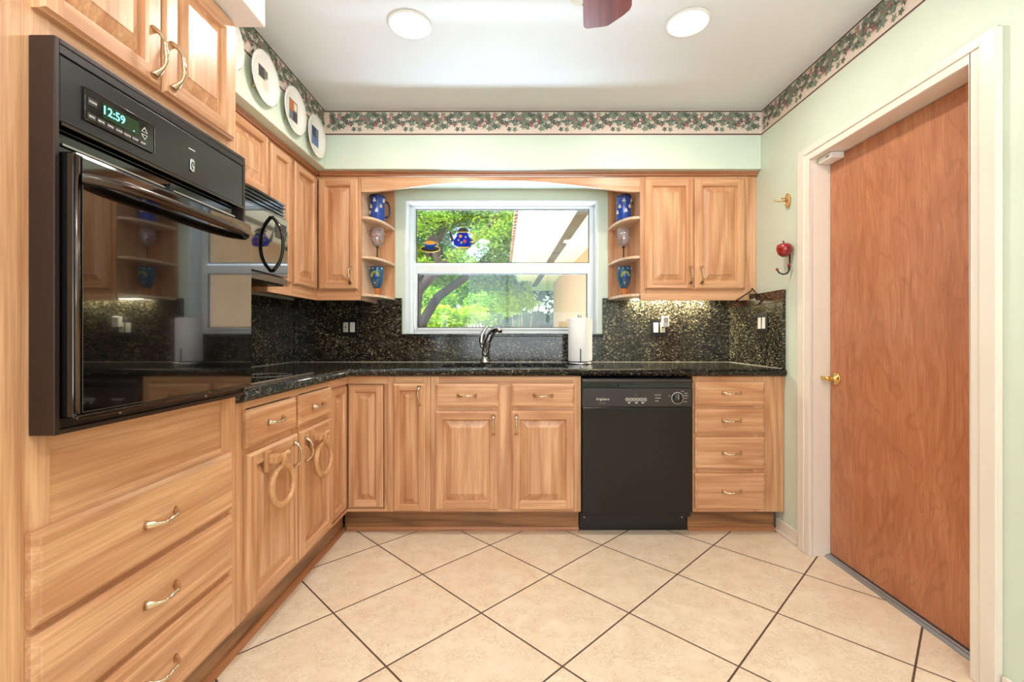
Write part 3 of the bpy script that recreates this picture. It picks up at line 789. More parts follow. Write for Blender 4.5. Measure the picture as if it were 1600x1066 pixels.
# sink bowl hung under the cutout
t = thing('sink', 'stainless steel undermount sink set into the granite under the window', 'sink', (-.08, 2.7925, .871))
b = MB(); lv = [(.392, .215, 0), (.366, .189, 0), (.360, .183, -.010), (.352, .175, -.165), (.325, .150, -.185)]
rings = []
for hx_, hy_, z in lv: rings.append([(x, y, z) for x, y in rrect(-hx_, hx_, -hy_, hy_, min(.085, hy_*.6), 8)])
for A, B in zip(rings, rings[1:]):
    nn = len(A)
    for i in range(nn): b.add([A[i], A[(i+1) % nn], B[(i+1) % nn], B[i]], [(0, 1, 2, 3)], 0, True)
b.add(rings[-1], [list(range(len(rings[-1])))], 0)
sb = b.build('bowl', 'steel', t)
MB().lathe([(.045, .0), (.045, .003), (.030, .002), (.0, .001)], (0, 0, -.1845), 20).build('drain', 'chrome', t)
# faucet
t = thing('faucet', 'chrome single lever faucet arching over the sink', 'faucet', (-.213, 3.035, HT+.0005))
MB().lathe([(.030, 0), (.031, .004), (.029, .010), (.022, .016), (.021, .05)], (0, 0, 0), 24).build('base', 'chrome', t)
MB().tube([(0, 0, .03), (.002, -.002, .09), (.010, -.008, .14), (.030, -.024, .185), (.058, -.050, .212), (.082, -.078, .222), (.098, -.096, .218), (.104, -.104, .206)], [.021, .021, .021, .021, .020, .019, .017, .015], 18).build('spout', 'chrome', t)
MB().tube([(-.018, -.004, .10), (-.026, .000, .14), (-.022, .004, .185), (-.002, .004, .222), (.016, .000, .240), (.022, -.002, .243)], [.010, .014, .015, .012, .008, .005], 14, up=(0, 1, 0)).build('lever', 'chrome', t)
MB().lathe([(.0125, 0), (.0115, -.012), (0, -.012)], (.105, -.105, .208), 16).build('spray_head', 'black_satin', t)
# cooktop
t = thing('cooktop', 'flat black glass cooktop set on the left worktop under the microwave', 'cooktop', (-1.215, 1.845, HT+.0004))
MB().box(-.260, .252, -.300, .300, 0, .008).build('glass_top', 'black_glass', t, bevel=.002)
MB().box(.2525, .262, -.300, .300, 0, .0095).build('front_trim', 'steel', t, bevel=.001)
for x, y, r in ((-.12, -.15, .10), (-.12, .15, .08), (.12, -.15, .08), (.12, .15, .10)):
    MB().tube([(x+r*math.cos(a*PI/20), y+r*math.sin(a*PI/20), .0082) for a in range(40)], .0008, 4, closed=True).build('burner_mark', 'print_grey', t)
# splashbacks
g = .0012; SB = HT+.001; ST = 1.350
def splash(name, args, label, mat='granite', bev=.0012):
    tag(MB().box(*args).build(name, mat, bevel=bev), label, 'backsplash')
splash('backsplash', (XL+.022, WX0-.014, 3.118, YB-g, SB, ST), 'dark granite splash panel left of the window')
splash('backsplash', (WX0-.0125, WX1+.024, 3.118, YB-g, SB, WZ0-.0165), 'dark granite splash panel below the window sill behind the faucet')
splash('backsplash', (WX1+.0255, XR-.022, 3.118, YB-g, SB, ST), 'dark granite splash panel right of the window behind the white adapter', )
splash('backsplash', (XL+g, XL+.020, 1.515, YB-g, SB, 1.332), 'dark granite splash panel on the left wall behind the cooktop')
splash('backsplash', (XR-.020, XR-g, 2.492, 3.1395-g, SB, 1.279), 'dark granite splash panel on the right wall carrying the light switches')
splash('backsplash', (XR-.020, XR-g, 2.492, 3.1385, 1.2805, 1.347), 'brown granite strip topping the right wall splash panel', 'granite_warm')
b = MB().box(-1.5185, 1.4425, 3.1160, 3.1178, SB, SB+.0018).box(1.4425, 1.4438, 2.492, 3.1160, SB, SB+.0018).box(-1.5198, -1.5185, 1.515, 3.1160, SB, SB+.0018)
tag(b.build('caulk', 'ivory'), 'thin pale caulk line where the worktop meets the splash panels', 'caulk')

# ================================================================== upper cabinets
UF = 2.80; UZ0, UZ1 = 1.312, 2.070
KU = 2.78/715
def PU(px): return (px-808)*KU
# right upper
bx = .753; w_ = XR-.002-bx
t = thing('wall_cabinet', 'oak wall cabinet with two doors between the window shelves and right wall', 'cabinet', (bx, UF, 0))
carcass(t, w_, YB-UF-.004, 1.352, UZ1)
frame(t, [(0, .040, UZ0, UZ1), (PU(1154)-bx, PU(1173)-bx, UZ0, UZ1), (PU(1173)-bx+.0006, w_, 1.352, UZ1), (PU(1078)-bx, PU(1092)-bx, 1.40, 2.04)],
      [(.040, PU(1154)-bx, 1.352, 1.40), (.040, PU(1154)-bx, 2.04, UZ1)])
MB().box(0, w_-.075, -.006, .014, UZ0-.002, 1.352).build('light_rail', 'oak_h', t, (0, -.0006, 0), bevel=.002)
cab_door(t, PU(1008)-bx, PU(1084.3)-bx, 1.377, 2.053, PU(1079)-bx, 1.462)
cab_door(t, PU(1086)-bx, PU(1165)-bx, 1.377, 2.053, PU(1096)-bx, 1.462)
# corner upper (two leaves in the inside corner), origin at the inner corner of the face frames
CX, CY = -1.23, UF
t = thing('corner_wall_cabinet', 'oak corner wall cabinet with two folding leaf doors joined by a hinge', 'cabinet', (CX, CY, 0))
rx = -.955-CX; ly = 2.487-CY
b = MB()
b.box(-.304, rx, .330, .336, 1.352, UZ1).box(-.309, -.304, ly, .336, 1.352, UZ1).box(-.304, rx-.016, .02, .33, 1.352, 1.368).box(-.304, -.02, ly, .02, 1.352, 1.368)
b.box(-.304, rx-.016, .02, .33, UZ1-.016, UZ1).box(-.304, -.02, ly, .02, UZ1-.016, UZ1)
b.build('carcass', 'oak_v', t)
MB().box(rx-.016, rx, .020, .330, UZ0, UZ1-.0005).build('side_panel', 'oak_pale', t)
b = MB()
b.box(rx-.043, rx, 0, .0198, UZ0, UZ1, 0).box(0, rx-.043, .0004, .0198, 1.352, 1.40, 1).box(0, rx-.043, .0004, .0198, 2.04, UZ1, 1)
b.build('face_frame', ['oak_v', 'oak_h'], t)
b = MB(); Lw = -ly
b.box(0, .018, 0, .0198, 1.352, UZ1, 0).box(.018, Lw, .0004, .0198, 1.352, 1.40, 1).box(.018, Lw, .0004, .0198, 2.04, UZ1, 1)
b.build('face_frame', ['oak_v', 'oak_h'], t, (0, ly, 0), (0, 0, PI/2))
d = cab_door(t, PU(496)-CX, PU(558.5)-CX, 1.375, 2.053, PU(547.5)-CX, 1.462)
hg = MB()
for k in range(34): hg.box(-.002, .002, -.002, .002, .02+k*.0192, .02+k*.0192+.012)
hg.build('hinge', 'nickel', d, (-.004, -.017, 0))
dl = door_mesh(2.776-2.499, 2.053-1.375).build('door', ['oak_v', 'oak_h'], t, (.0006, 2.499-CY, 1.375), (0, 0, PI/2))
MB().box(.006, rx+.0, -.006, .014, UZ0-.002, 1.352).build('light_rail', 'oak_h', t, (0, -.0006, 0), bevel=.002)
MB().box(0, Lw+.003, -.006, .014, UZ0-.002, 1.352).build('light_rail', 'oak_h', t, (.0006, ly, 0), (0, 0, PI/2), bevel=.002)
# narrow upper on left wall
y0 = 2.2405; w_ = 2.4865-y0
t = thing('wall_cabinet', 'narrow oak wall cabinet with one slim door between the microwave and corner', 'cabinet', (CX, y0, 0), PI/2)
carcass(t, w_-.001, .304, 1.352, UZ1)
frame(t, [(0, .03, 1.352, UZ1), (w_-.03, w_-.001, 1.352, UZ1)], [(.03, w_-.03, 1.352, 1.40), (.03, w_-.03, 2.04, UZ1)])
cab_door(t, 2.258-y0, 2.470-y0, 1.375, 2.053, st=.05)
MB().box(0, w_-.003, -.006, .014, UZ0-.002, 1.352).build('light_rail', 'oak_h', t, (0, -.0006, 0), bevel=.002)
MB().box(0, .014, .0145, .30, UZ0-.002, 1.3515).build('rail_return', 'oak_h', t)
# cabinet over the microwave
y0 = 1.513; w_ = 2.2395-y0
t = thing('wall_cabinet', 'short oak wall cabinet with two doors above the microwave', 'cabinet', (CX, y0, 0), PI/2)
carcass(t, w_, .304, 1.738, UZ1)
frame(t, [(0, .04, 1.738, UZ1), (w_-.02, w_, 1.738, UZ1)], [(.04, w_-.02, 1.738, 1.79), (.04, w_-.02, 2.05, UZ1)])
cab_door(t, 1.535-y0, 1.880-y0, 1.770, 2.064, st=.05); cab_door(t, 1.886-y0, 2.232-y0, 1.770, 2.064, st=.05)
# crown strip under the soffit
b = MB()
b.prism([(2.799, 2.0705), (2.799, 2.092), (2.772, 2.092), (2.774, 2.084), (2.782, 2.078), (2.784, 2.0705)], -1.2035, XR-.002, 'x')
structure(b.build('trim_11', 'oak_mould'), 'oak moulding under the soffit along the window wall', 'moulding')
b = MB()
b.prism([(.001, 2.0705), (.001, 2.092), (-.026, 2.092), (-.024, 2.084), (-.016, 2.078), (-.014, 2.0705)], 1.513, 2.7985, 'x')
structure(b.build('trim_12', 'oak_mould', loc=(CX, 0, 0), rot=(0, 0, PI/2)), 'oak moulding under the soffit along the left wall', 'moulding')
# arched valance
x0, x1 = -.9545, .7525
arc = []
for i in range(41):
    s = i/40; x = x0+(x1-x0)*s
    u = max(-1, min(1, (x-(-.10))/.79))
    arc.append((x, 1.974+.071*max(0, math.cos(u*PI/2))**1.1))
poly = [(x0, 2.0695)]+[(x0, arc[0][1])]+arc[1:-1]+[(x1, arc[-1][1]), (x1, 2.0695)]
tag(MB().prism(poly, 2.801, 2.820, 'y').build('valance', 'oak_h', bevel=.0015), 'oak valance with a shallow arched lower edge spanning above the window', 'valance')
# open shelves
def shelf_unit(xc, sgn, wd, label):
    t = thing('corner_shelf', label, 'shelf', (xc, 3.137, 0), 0, 'open quarter-round shelves beside the window')
    a, b_ = sorted((0.0006*sgn, wd*sgn))
    MB().box(a, b_, -.014, 0, 1.335, 2.092).build('back_panel', 'oak_v', t)
    for z in (1.352, 1.585, 1.828):
        pl = [(.0006*sgn, -.0145)]+[(sgn*wd*math.cos(k*PI/28)**.8 if k < 14 else .0006*sgn, -.0145-.318*math.sin(k*PI/28)**.9) for k in range(15)]
        MB().prism(pl, z-.017, z, 'z').build('shelf', 'oak_pale', t, bevel=.003)
shelf_unit(-.955, 1, .119, 'open oak shelves with rounded fronts left of the window')
shelf_unit(.7528, -1, .130, 'open oak shelves with rounded fronts right of the window')

# ------------------------------------------------ things on the shelves
def mug(x, hs, label):
    t = thing('mug', label, 'mug', (x, 2.965, 1.8288), 0, 'blue mugs on the top shelves')
    MB().lathe([(.0485, .155), (.050, .158), (.050, .168), (.0485, .171)], (0, 0, 0), 32).build('rim', 'mug_dark', t)
    MB().tube([(hs*.044, .004, .03), (hs*.066, .008, .035), (hs*.074, .009, .06), (hs*.074, .009, .10), (hs*.064, .008, .128), (hs*.044, .004, .132)], .006, 10, up=(0, 1, 0)).build('handle', 'mug_dark', t)
    b = MB().lathe([(.040, 0), (.045, .006), (.046, .15), (.047, .160), (.048, .170), (.044, .170), (.042, .02), (0, .012)], (0, 0, 0), 32)
    for k, (a, z) in enumerate(((-100, .128), (-84, .062), (-48, .092), (-135, .090), (-20, .13), (-160, .055))):
        for da, dz in ((-6, 0), (6, 0), (0, .011)):
            r = math.radians(a+da); b.ball((.0455*math.cos(r), .0455*math.sin(r), z+dz), .0075, 1, 8, (.8, .8, 1))
    b.build('body', ['mug_blue', 'dotwhite'], t)
def wine(x, label, seed):
    t = thing('wine_glass', label, 'glass', (x, 2.955, 1.5858), 0, 'painted stemmed glasses on the middle shelves')
    b = MB().lathe([(.019, .082), (.031, .098), (.040, .125), (.043, .155), (.040, .200), (.0385, .200), (.041, .155), (.038, .126), (.029, .10), (0, .086)], (0, 0, 0), 28); bw = b
    MB().lathe([(.034, 0), (.033, .003), (.006, .006), (.0042, .012), (.0038, .07), (.010, .082), (0, .083)], (0, 0, 0), 20).build('stem', 'black_satin', t)
    rng = random.Random(seed); b = bw
    for k in range(22):
        a = rng.uniform(0, 6.28); z = rng.uniform(.115, .185); r = .0405+(.002 if z > .13 else -.003)
        b.ball((r*math.cos(a), r*math.sin(a), z), rng.uniform(.003, .0055), rng.randint(1, 3), 8)
    b.build('bowl', ['drink_glass', 'dotred', 'dotgold', 'dotred'], t)
def goblet(x, label):
    t = thing('goblet', label, 'glass', (x, 2.955, 1.3528), 0, 'blue goblets on the bottom shelves')
    MB().lathe([(.018, .045), (.030, .065), (.040, .10), (.044, .14), (.043, .186), (.0415, .186), (.042, .14), (.038, .10), (.028, .068), (0, .05)], (0, 0, 0), 28).build('bowl', 'blue_glass', t)
    MB().lathe([(.030, 0), (.029, .004), (.014, .010), (.018, .022), (.010, .030), (.018, .045), (0, .046)], (0, 0, 0), 20).build('foot', 'orange_glass', t)
    b = MB()
    def band(r0, r1, a0, a1, z, m):
        pts = []
        for k in range(13):
            q_ = math.radians(a0+(a1-a0)*k/12)
            dx = r0*math.cos(q_); dz = r0*math.sin(q_); zz = z+dz; rr = .0440 if zz > .12 else .0425
            pts.append((dx, -math.sqrt(max(1e-6, (rr+.0012)**2-dx*dx)), zz))
        b.tube(pts, r1, 6, m, up=(0, 1, 0))
    band(.026, .0028, -10, 200, .125, 0); band(.019, .0022, -10, 200, .125, 1)
    b.ball((0, -.0405, .118), .013, 2, 10, (1, .35, 1)); b.ball((.014, -.040, .112), .007, 2, 8, (1, .4, 1)); b.ball((-.004, -.034, .080), .006, 1, 8, (1, .5, 1))
    for k in range(7): a = math.radians(-150+k*20); b.ball((.0435*math.cos(a), .0435*math.sin(a), .172), .0045, 2 if k % 2 else 3, 8)
    b.build('painted_pattern', ['dotgreen', 'dotgold', 'dotblue', 'dotwhite'], t)
mug(-.903, 1, 'blue mug with white motifs on the top shelf left of the window')
mug(.690, 1, 'blue mug with white motifs on the top shelf right of the window')
wine(-.903, 'stemmed glass with painted dots on the middle shelf left of the window', 3)
wine(.687, 'stemmed glass with painted dots on the middle shelf right of the window', 8)
goblet(-.905, 'blue painted goblet on the bottom shelf left of the window')
goblet(.690, 'blue painted goblet on the bottom shelf right of the window')

# ------------------------------------------------ microwave
t = thing('microwave', 'glossy black over the range microwave hung beneath the short oak cabinet', 'microwave', (-1.14, 1.532, 1.334), PI/2)
MW = .7035; MH = .402
MB().box(0, MW, 0, .39, 0, MH).build('housing', 'black_satin', t, bevel=.003)
for k in range(5):
    z = .322+k*.0165
    b = MB().prism([(-.012, z), (-.001, z+.004), (-.001, z+.013), (-.012, z+.009)], .004, MW-.004, 'x'); b.build('vent_slat', 'black_gloss', t)
dr_ = MB().box(.003, MW-.003, -.022, -.001, .040, .318).build('microwave_door', 'mw_glass', t, bevel=.003)
MB().box(.003, MW-.003, -.018, -.001, .004, .036).build('bottom_rail', 'black_gloss', t, bevel=.002)
hh = []
for i in range(17):
    s = i/16*2-1; hh.append((MW-.150+.0, -.024-.050*(1-abs(s)**2.6), .178+s*.125))
MB().tube(hh, .0075, 14, up=(1, 0, 0), flat=[1.3]*17).build('handle', 'black_gloss', dr_)
MB().box(MW-.12, MW-.02, -.0232, -.0222, .215, .290).build('control_panel', 'black_satin', t)

# ------------------------------------------------ dishwasher
t = thing('dishwasher', 'black built-in dishwasher between the sink cabinet and drawer stack', 'dishwasher', (.352, 2.507, 0))
DW = .604
MB().box(.004, DW-.004, .006, .58, .10, .862).build('tub', 'black_rubber', t)
dd = MB().box(.002, DW-.002, -.022, .005, .132, .706).build('door', 'dw_door', t, bevel=.004)
pn = MB().box(.002, DW-.002, -.026, .005, .708, .808).build('control_panel', 'dw_panel', t, bevel=.003)
b = MB().box(.002, DW-.002, -.004, .005, .809, .838, 0).box(.20, .29, -.018, -.004, .812, .833, 0).box(.33, .48, -.010, -.004, .812, .815, 1)
b.build('handle_recess', ['black_gloss', 'gunmetal'], t)
b = MB().prism([(-.024, .840), (-.026, .848), (-.022, .858), (.005, .860), (.005, .839), (-.020, .839)], .002, DW-.002, 'x'); b.build('top_lip', 'dw_panel', t, bevel=.001)
MB().box(-.002, DW-.004, .066, .078, .0008, .128).build('kick_plate', 'black_satin', t, bevel=.001)
for xx in (.025, DW-.03): MB().lathe([(.005, 0), (.004, .003)], (xx, .066, .075), 10, 'y').build('screw', 'steel', t)
KD = 2.48/715
def DP(px, py): return ((px-808)*KD-.352, CAMZ-(py-524)*KD)
x, z = DP(942, 624); text('brand_lettering', 'Frigidaire', .019, 'print_white', pn, (x, -.0266, z), (PI/2, 0, 0))
x, z = DP(941, 630); text('model_lettering', 'dishwasher', .007, 'print_grey', pn, (x, -.0266, z), (PI/2, 0, 0))
b = MB()
for k in range(6):
    x, z = DP(980+k*5.6, 624.5); b.tube([(x+.0085*math.cos(a*PI/8), -.0268, z+.0085*math.sin(a*PI/8)) for a in range(16)], .0012, 5, closed=True, up=(0, 1, 0)); b.ball((x, -.0265, z), .003, 0, 8)
for px_ in (983, 994.5, 1004.5):
    x, z = DP(px_, 629.5); b.prism([(x-.008, z+.003), (x+.008, z+.003), (x+.003, z-.004), (x-.003, z-.004)], -.0268, -.026, 'y')
b.build('cycle_buttons', 'print_white', pn)
for wd, px_, py_ in (('HEAT DRY', 1028, 617.6), ('NORMAL', 1028, 622.2), ('RINSE', 1026.5, 626.8)):
    x, z = DP(px_, py_); text('option_lettering', wd, .0075, 'print_white', pn, (x, -.0266, z), (PI/2, 0, 0))
x, z = DP(994, 617); text('option_lettering', 'options', .006, 'print_grey', pn, (x, -.0266, z), (PI/2, 0, 0))
x, z = DP(1058.5, 622.3)
dl_ = MB().lathe([(.029, 0), (.030, .004), (.026, .014), (.010, .018), (0, .018)], (0, 0, 0), 28, 'y').build('dial', 'black_gloss', pn, (x, -.0264, z))
MB().tube([(.0305*math.cos(a*PI/18), -.0015, .0305*math.sin(a*PI/18)) for a in range(36)], .0018, 6, closed=True, up=(0, 1, 0)).build('dial_ring', 'print_white', dl_)
MB().box(-.0022, .0022, -.0200, -.0175, -.005, .024).build('dial_pointer', 'print_grey', dl_)
for wd, px_, py_ in (('OFF', 1046, 619), ('POTS', 1066.5, 611.8), ('HEAVY', 1072, 615), ('NORMAL', 1072, 618.5), ('LIGHT', 1072, 622.6), ('RINSE', 1071, 627.8)):
    x, z = DP(px_, py_); text('dial_lettering', wd, .0065, 'print_white', pn, (x, -.0266, z), (PI/2, 0, 0))

# ------------------------------------------------ paper towels
t = thing('paper_towel_holder', 'white paper towel roll on a steel holder at the right of the sink', 'paper towel', (.400, 2.93, HT+.0006))
MB().lathe([(.085, 0), (.087, .004), (.082, .012), (.020, .016)], (0, 0, 0), 36).build('base', 'steel', t)
MB().lathe([(.006, .012), (.006, .290), (.012, .296), (.016, .304), (.013, .313), (0, .315)], (0, 0, 0), 18).build('post', 'chrome', t)
b = MB().lathe([(.020, .018), (.071, .018), (.0725, .022), (.0725, .288), (.070, .293), (.022, .294), (.020, .290), (.020, .018)], (0, 0, 0), 44)
rl = b.build('towel_roll', 'paper', t)
b = MB().tube([(-.020, -.071, .02), (-.020, -.071, .292)], .0016, 4); 
b = MB().add([(.0735*math.cos(a), .0735*math.sin(a), z) for a in [math.radians(-70+k*10) for k in range(9)] for z in (.020, .291)]+[(.086, .035, .020), (.086, .035, .291)], [(2*i, 2*i+1, 2*i+3, 2*i+2) for i in range(9)], 0, True)
b.build('loose_sheet', 'paper', rl)
b = MB().tube([(-.004, -.0755, .008), (-.004, -.0765, .02), (-.004, -.0765, .098)], [.0032, .0032, .0032], 8); b.build('tension_arm', 'black_satin', t)

# ------------------------------------------------ outlets and switches
def outlet(x, y, z, rz, label, kinds, group=None):
    t = thing('wall_outlet' if 'outlet' in label else 'light_switch', label, 'outlet' if 'outlet' in label else 'switch', (x, y, z), rz)
    MB().prism(rrect(-.058, .058, -.058, .058, .006), -.006, 0, 'y').build('cover_plate', 'black_satin', t, bevel=.0015)
    for xx, k in zip((-.023, .023), kinds):
        if k == 'switch':
            MB().prism([(-.0065, -.033), (-.010, -.033), (-.0065-.001, .033), (-.0065, .033)], xx-.0165, xx+.0165, 'x').build('rocker', 'white_plastic', t, bevel=.001)
        else:
            r_ = MB().box(xx-.0165, xx+.0165, -.008, -.0062, -.033, .033).build('receptacle', 'ivory', t, bevel=.001)
            b = MB()
            for zz in (-.019, .019):
                b.box(xx-.007, xx-.005, -.0086, -.008, zz-.002, zz+.006).box(xx+.005, xx+.007, -.0086, -.008, zz-.002, zz+.005).lathe([(.0025, 0), (.0025, .0006)], (xx, -.008, zz-.007), 8, 'y')
            b.build('slots', 'black_rubber', r_)
            if k == 'gfci':
                MB().box(xx-.006, xx+.006, -.0095, -.0082, -.0055, -.0005).build('test_button', 'black_rubber', r_)
                MB().box(xx-.006, xx+.006, -.0095, -.0082, .0005, .0055).build('reset_button', 'dotred', r_)
        if k == 'dimmer': pass
    return t
KW = 3.112/715
outlet((545.5-808)*KW, 3.1176, CAMZ-(511.5-524)*KW, 0, 'black outlet plate with ivory sockets left of the window', ('gfci', 'switch'))
outlet((1030-808)*KW, 3.1176, CAMZ-(512-524)*KW, 0, 'black outlet plate with a plugged-in adapter right of the window', ('switch', 'gfci'))
outlet(XR-.0204, 2.690, CAMZ+(524-505)*2.69/715, -PI/2, 'black plate with two white rocker switches on the right wall splash panel', ('switch', 'switch'))
t = thing('plug_adapter', 'white ribbed plug-in adapter on the outlet right of the window', 'adapter', ((1037.8-808)*KW, 3.1070, CAMZ-(509-524)*KW))
MB().box(-.023, .023, -.034, 0, -.010, .062).build('adapter_body', 'white_plastic', t, bevel=.005)
b = MB()
for k in range(4): b.box(-.013, .013, -.0348, -.034, .022+k*.009, .0255+k*.009)
b.build('vent_slots', 'print_grey', t)
# cable by the right upper cabinet
b = MB().tube([(1.433, 2.79, 1.383), (1.425, 2.786, 1.366), (1.385, 2.784, 1.342), (1.33, 2.79, 1.305), (1.29, 2.84, 1.276), (1.255, 2.95, 1.266), (1.22, 3.02, 1.29), (1.21, 3.05, 1.32)], .0035, 8)
b.tube([(1.433, 2.79, 1.383), (1.441, 2.76, 1.352), (1.441, 2.72, 1.320), (1.441, 2.70, 1.296), (1.441, 2.73, 1.285)], .0035, 8)
tag(b.build('cable', 'black_rubber'), 'thin black cable hanging by the right end of the wall cabinet', 'cable')
# under-cabinet lamp
t = thing('under_cabinet_light', 'slim lit strip lamp beneath the wall cabinet at the right', 'lamp', (1.03, 3.082, 1.3442))
MB().box(-.26, .26, -.026, .026, 0, .0072).build('housing', 'white_plastic', t, bevel=.001)
MB().box(-.25, .25, -.020, .020, -.0015, 0).build('diffuser', 'tube', t)
l_ = lamp('under_cabinet_glow', 'AREA', (1.03, 3.080, 1.3415), 6.5, (1, .94, .66), direction=(0, .05, -1), size=.50, size_y=.04)

# ------------------------------------------------ hooks on the right wall
t = thing('wall_hook', 'brass robe hook with oval wood disc high on the wall beside the door', 'hook', (XR-.0006, 2.463, 1.822))
MB().prism([(.020*math.cos(a*PI/12), .036*math.sin(a*PI/12)) for a in range(24)], -.010, 0, 'x').build('disc', 'ring_wood', t, bevel=.003)
MB().tube([(-.009, .020*math.cos(a*PI/12), .036*math.sin(a*PI/12)) for a in range(24)], .003, 6, closed=True, up=(1, 0, 0)).build('rim', 'brass', t)
MB().tube([(-.010, -.02, .002), (-.013, 0, .001), (-.010, .02, .003)], .0035, 8, up=(0, 0, 1)).build('bar', 'brass', t)
b = MB().tube([(-.012, 0, 0), (-.040, .002, -.004), (-.062, .003, -.004), (-.075, .004, .001)], .003, 8, up=(0, 1, 0)); b.ball((-.077, .004, .002), .0045)
b.tube([(-.012, .004, .012), (-.030, .006, .014)], .003, 8, up=(0, 1, 0)); b.ball((-.032, .006, .014), .006)
b.build('prong', 'brass', t)
t = thing('apple_hook', 'red apple shaped coat hook with black iron prongs beside the door', 'hook', (XR-.0006, 2.440, 1.500))
MB().lathe([(0, -.028), (.014, -.034), (.030, -.020), (.038, .006), (.036, .026), (.022, .036), (.008, .030), (0, .026)], (-.0395, 0, .050), 24).build('apple', 'apple', t)
b = MB().tube([(-.040, 0, .076), (-.040, .002, .092), (-.042, .006, .100)], [.003, .003, .004], 8, up=(0, 1, 0)); b.build('stem', 'iron', t)
b = MB().tube([(-.010, 0, .03), (-.010, 0, -.02), (-.012, 0, -.055), (-.022, 0, -.072), (-.045, 0, -.078), (-.066, 0, -.070), (-.076, 0, -.055)], .004, 8, up=(0, 1, 0))
b.tube([(-.013, 0, -.060), (-.020, -.012, -.058), (-.026, -.018, -.044), (-.026, -.018, -.036)], .0035, 8, up=(0, 1, 0))
b.build('prong', 'iron', t)
b = MB(); b.ball((-.077, 0, -.052), .0075); b.ball((-.026, -.018, -.031), .008); b.build('prong_tip', 'apple', t)

# ------------------------------------------------ plates on the left soffit
def picture(b, k):
    if k == 0:
        b.add([(.0, -.02, -.03), (0, .022, -.03), (0, .022, .03), (0, -.02, .03)], [(0, 1, 2, 3)], 0)
    return b
def plate(y, z, label, cols):
    t = thing('plate', label, 'plate', (-1.149, y, z), 0, 'plates hung on the soffit')
    prof = [(.045, .010), (.070, .010), (.085, .016), (.112, .026), (.114, .029), (.111, .031), (.084, .021), (.070, .0145), (0, .0145)]
    MB().lathe(prof, (0, 0, 0), 48, 'x').build('dish', 'porcelain', t)
    b = MB(); d = .0150
    b.box(.0148, .0152, -.042, .042, -.050, .052, 0)
    b.box(.0152, .0155, -.038, .014, -.004, .048, 1); b.box(.0152, .0155, -.006, .038, -.046, -.002, 2); b.box(.0155, .0158, .006, .034, .008, .044, 3)
    b.build('printed_picture', cols, t)
    b = MB()
    for sy in (-.06, .06): b.tube([(.0012, sy, -.02), (.004, sy*1.2, -.075), (.024, sy*1.45, -.080), (.033, sy*1.4, -.073)], .0012, 6)
    b.build('wire_hanger', 'brass', t)
P_ = [plain('print_'+n_, c) for n_, c in (('sand', (226, 214, 196)), ('charcoal', (70, 66, 70)), ('rust', (196, 112, 58)), ('slate', (112, 116, 128)), ('steelblue', (92, 118, 160)), ('navy', (52, 66, 104)), ('cream', (236, 226, 208)), ('olive', (120, 118, 96)))]
plate(1.765, 2.250, 'white plate nearest the tall oven cabinet, mostly hidden by it', [P_[0], P_[3], P_[1], P_[2]])
plate(2.045, 2.245, 'white plate with a grey picture, second along the soffit from the oven', [P_[6], P_[1], P_[0], P_[7]])
plate(2.320, 2.234, 'white plate with an orange and grey picture on the soffit', [P_[3], P_[2], P_[1], P_[6]])
plate(2.570, 2.213, 'white plate with a blue picture on the soffit nearest the corner', [P_[4], P_[5], P_[4], P_[3]])

# ------------------------------------------------ ceiling lamps, detector, fan
def can(x, y, label, power=8):
    t = thing('recessed_light', label, 'ceiling light', (x, y, ZC-.0005), 0, 'recessed ceiling lamps')
    MB().lathe([(.094, 0), (.094, -.004), (.088, -.008), (.078, -.006), (.078, 0)], (0, 0, 0), 40).build('trim_ring', 'white_plastic', t)
    MB().lathe([(.0775, -.0005), (.070, -.010), (.045, -.016), (0, -.018)], (0, 0, 0), 40).build('lens', 'lamp', t)
    lamp('recessed_glow', 'AREA', (x, y, ZC-.024), power, (1, .92, .83), direction=(0, 0, -1), size=.15, shape='DISK')
can(-.466, 1.985, 'lit round recessed lamp in the ceiling left of the fan blade')
can(.736, 1.972, 'lit round recessed lamp in the ceiling right of the fan blade')
can(-.466, .10, 'lit round recessed lamp above the viewer at the left')
can(.736, .10, 'lit round recessed lamp above the viewer at the right')
t = thing('smoke_detector', 'white round detector on the ceiling beside the fan blade', 'detector', (.262, 1.765, ZC-.0005))
MB().lathe([(.072, 0), (.072, -.022), (.064, -.034), (0, -.036)], (0, 0, 0), 36).build('cover', 'ivory', t)
MB().lathe([(.004, 0), (.004, -.003)], (.0, .050, -.0355), 8).build('indicator', 'black_satin', t)
FX, FYc, FZ = .176, .892, 2.10
t = thing('ceiling_fan', 'ceiling fan with a reddish mahogany blade reaching into view between the lamps', 'fan', (FX, FYc, FZ))
MB().lathe([(.075, ZC-FZ-.001), (.070, ZC-FZ-.04), (.016, ZC-FZ-.07), (.016, .10), (.05, .10), (.10, .08), (.115, .03), (.10, -.02), (.06, -.045), (0, -.05)], (0, 0, 0), 36).build('motor', 'white_plastic', t)
bl = [(-.058, .17), (-.068, .40), (-.076, .600), (-.072, .613), (-.064, .618), (-.010, .618), (.004, .616), (.050, .578), (.070, .555), (.076, .535), (.066, .30), (.058, .17)]
BM = MB().prism(bl, -.003, .003, 'z').mesh('blade', ['fan_wood'])
AM = MB().box(-.020, .020, .09, .20, .003, .008).mesh('bracket', ['brass'])
for k in range(5):
    bo = put('blade', BM, t, (0, 0, .012), (0, 0, math.radians(-11+72*k)), .0008)
    put('bracket', AM, bo)

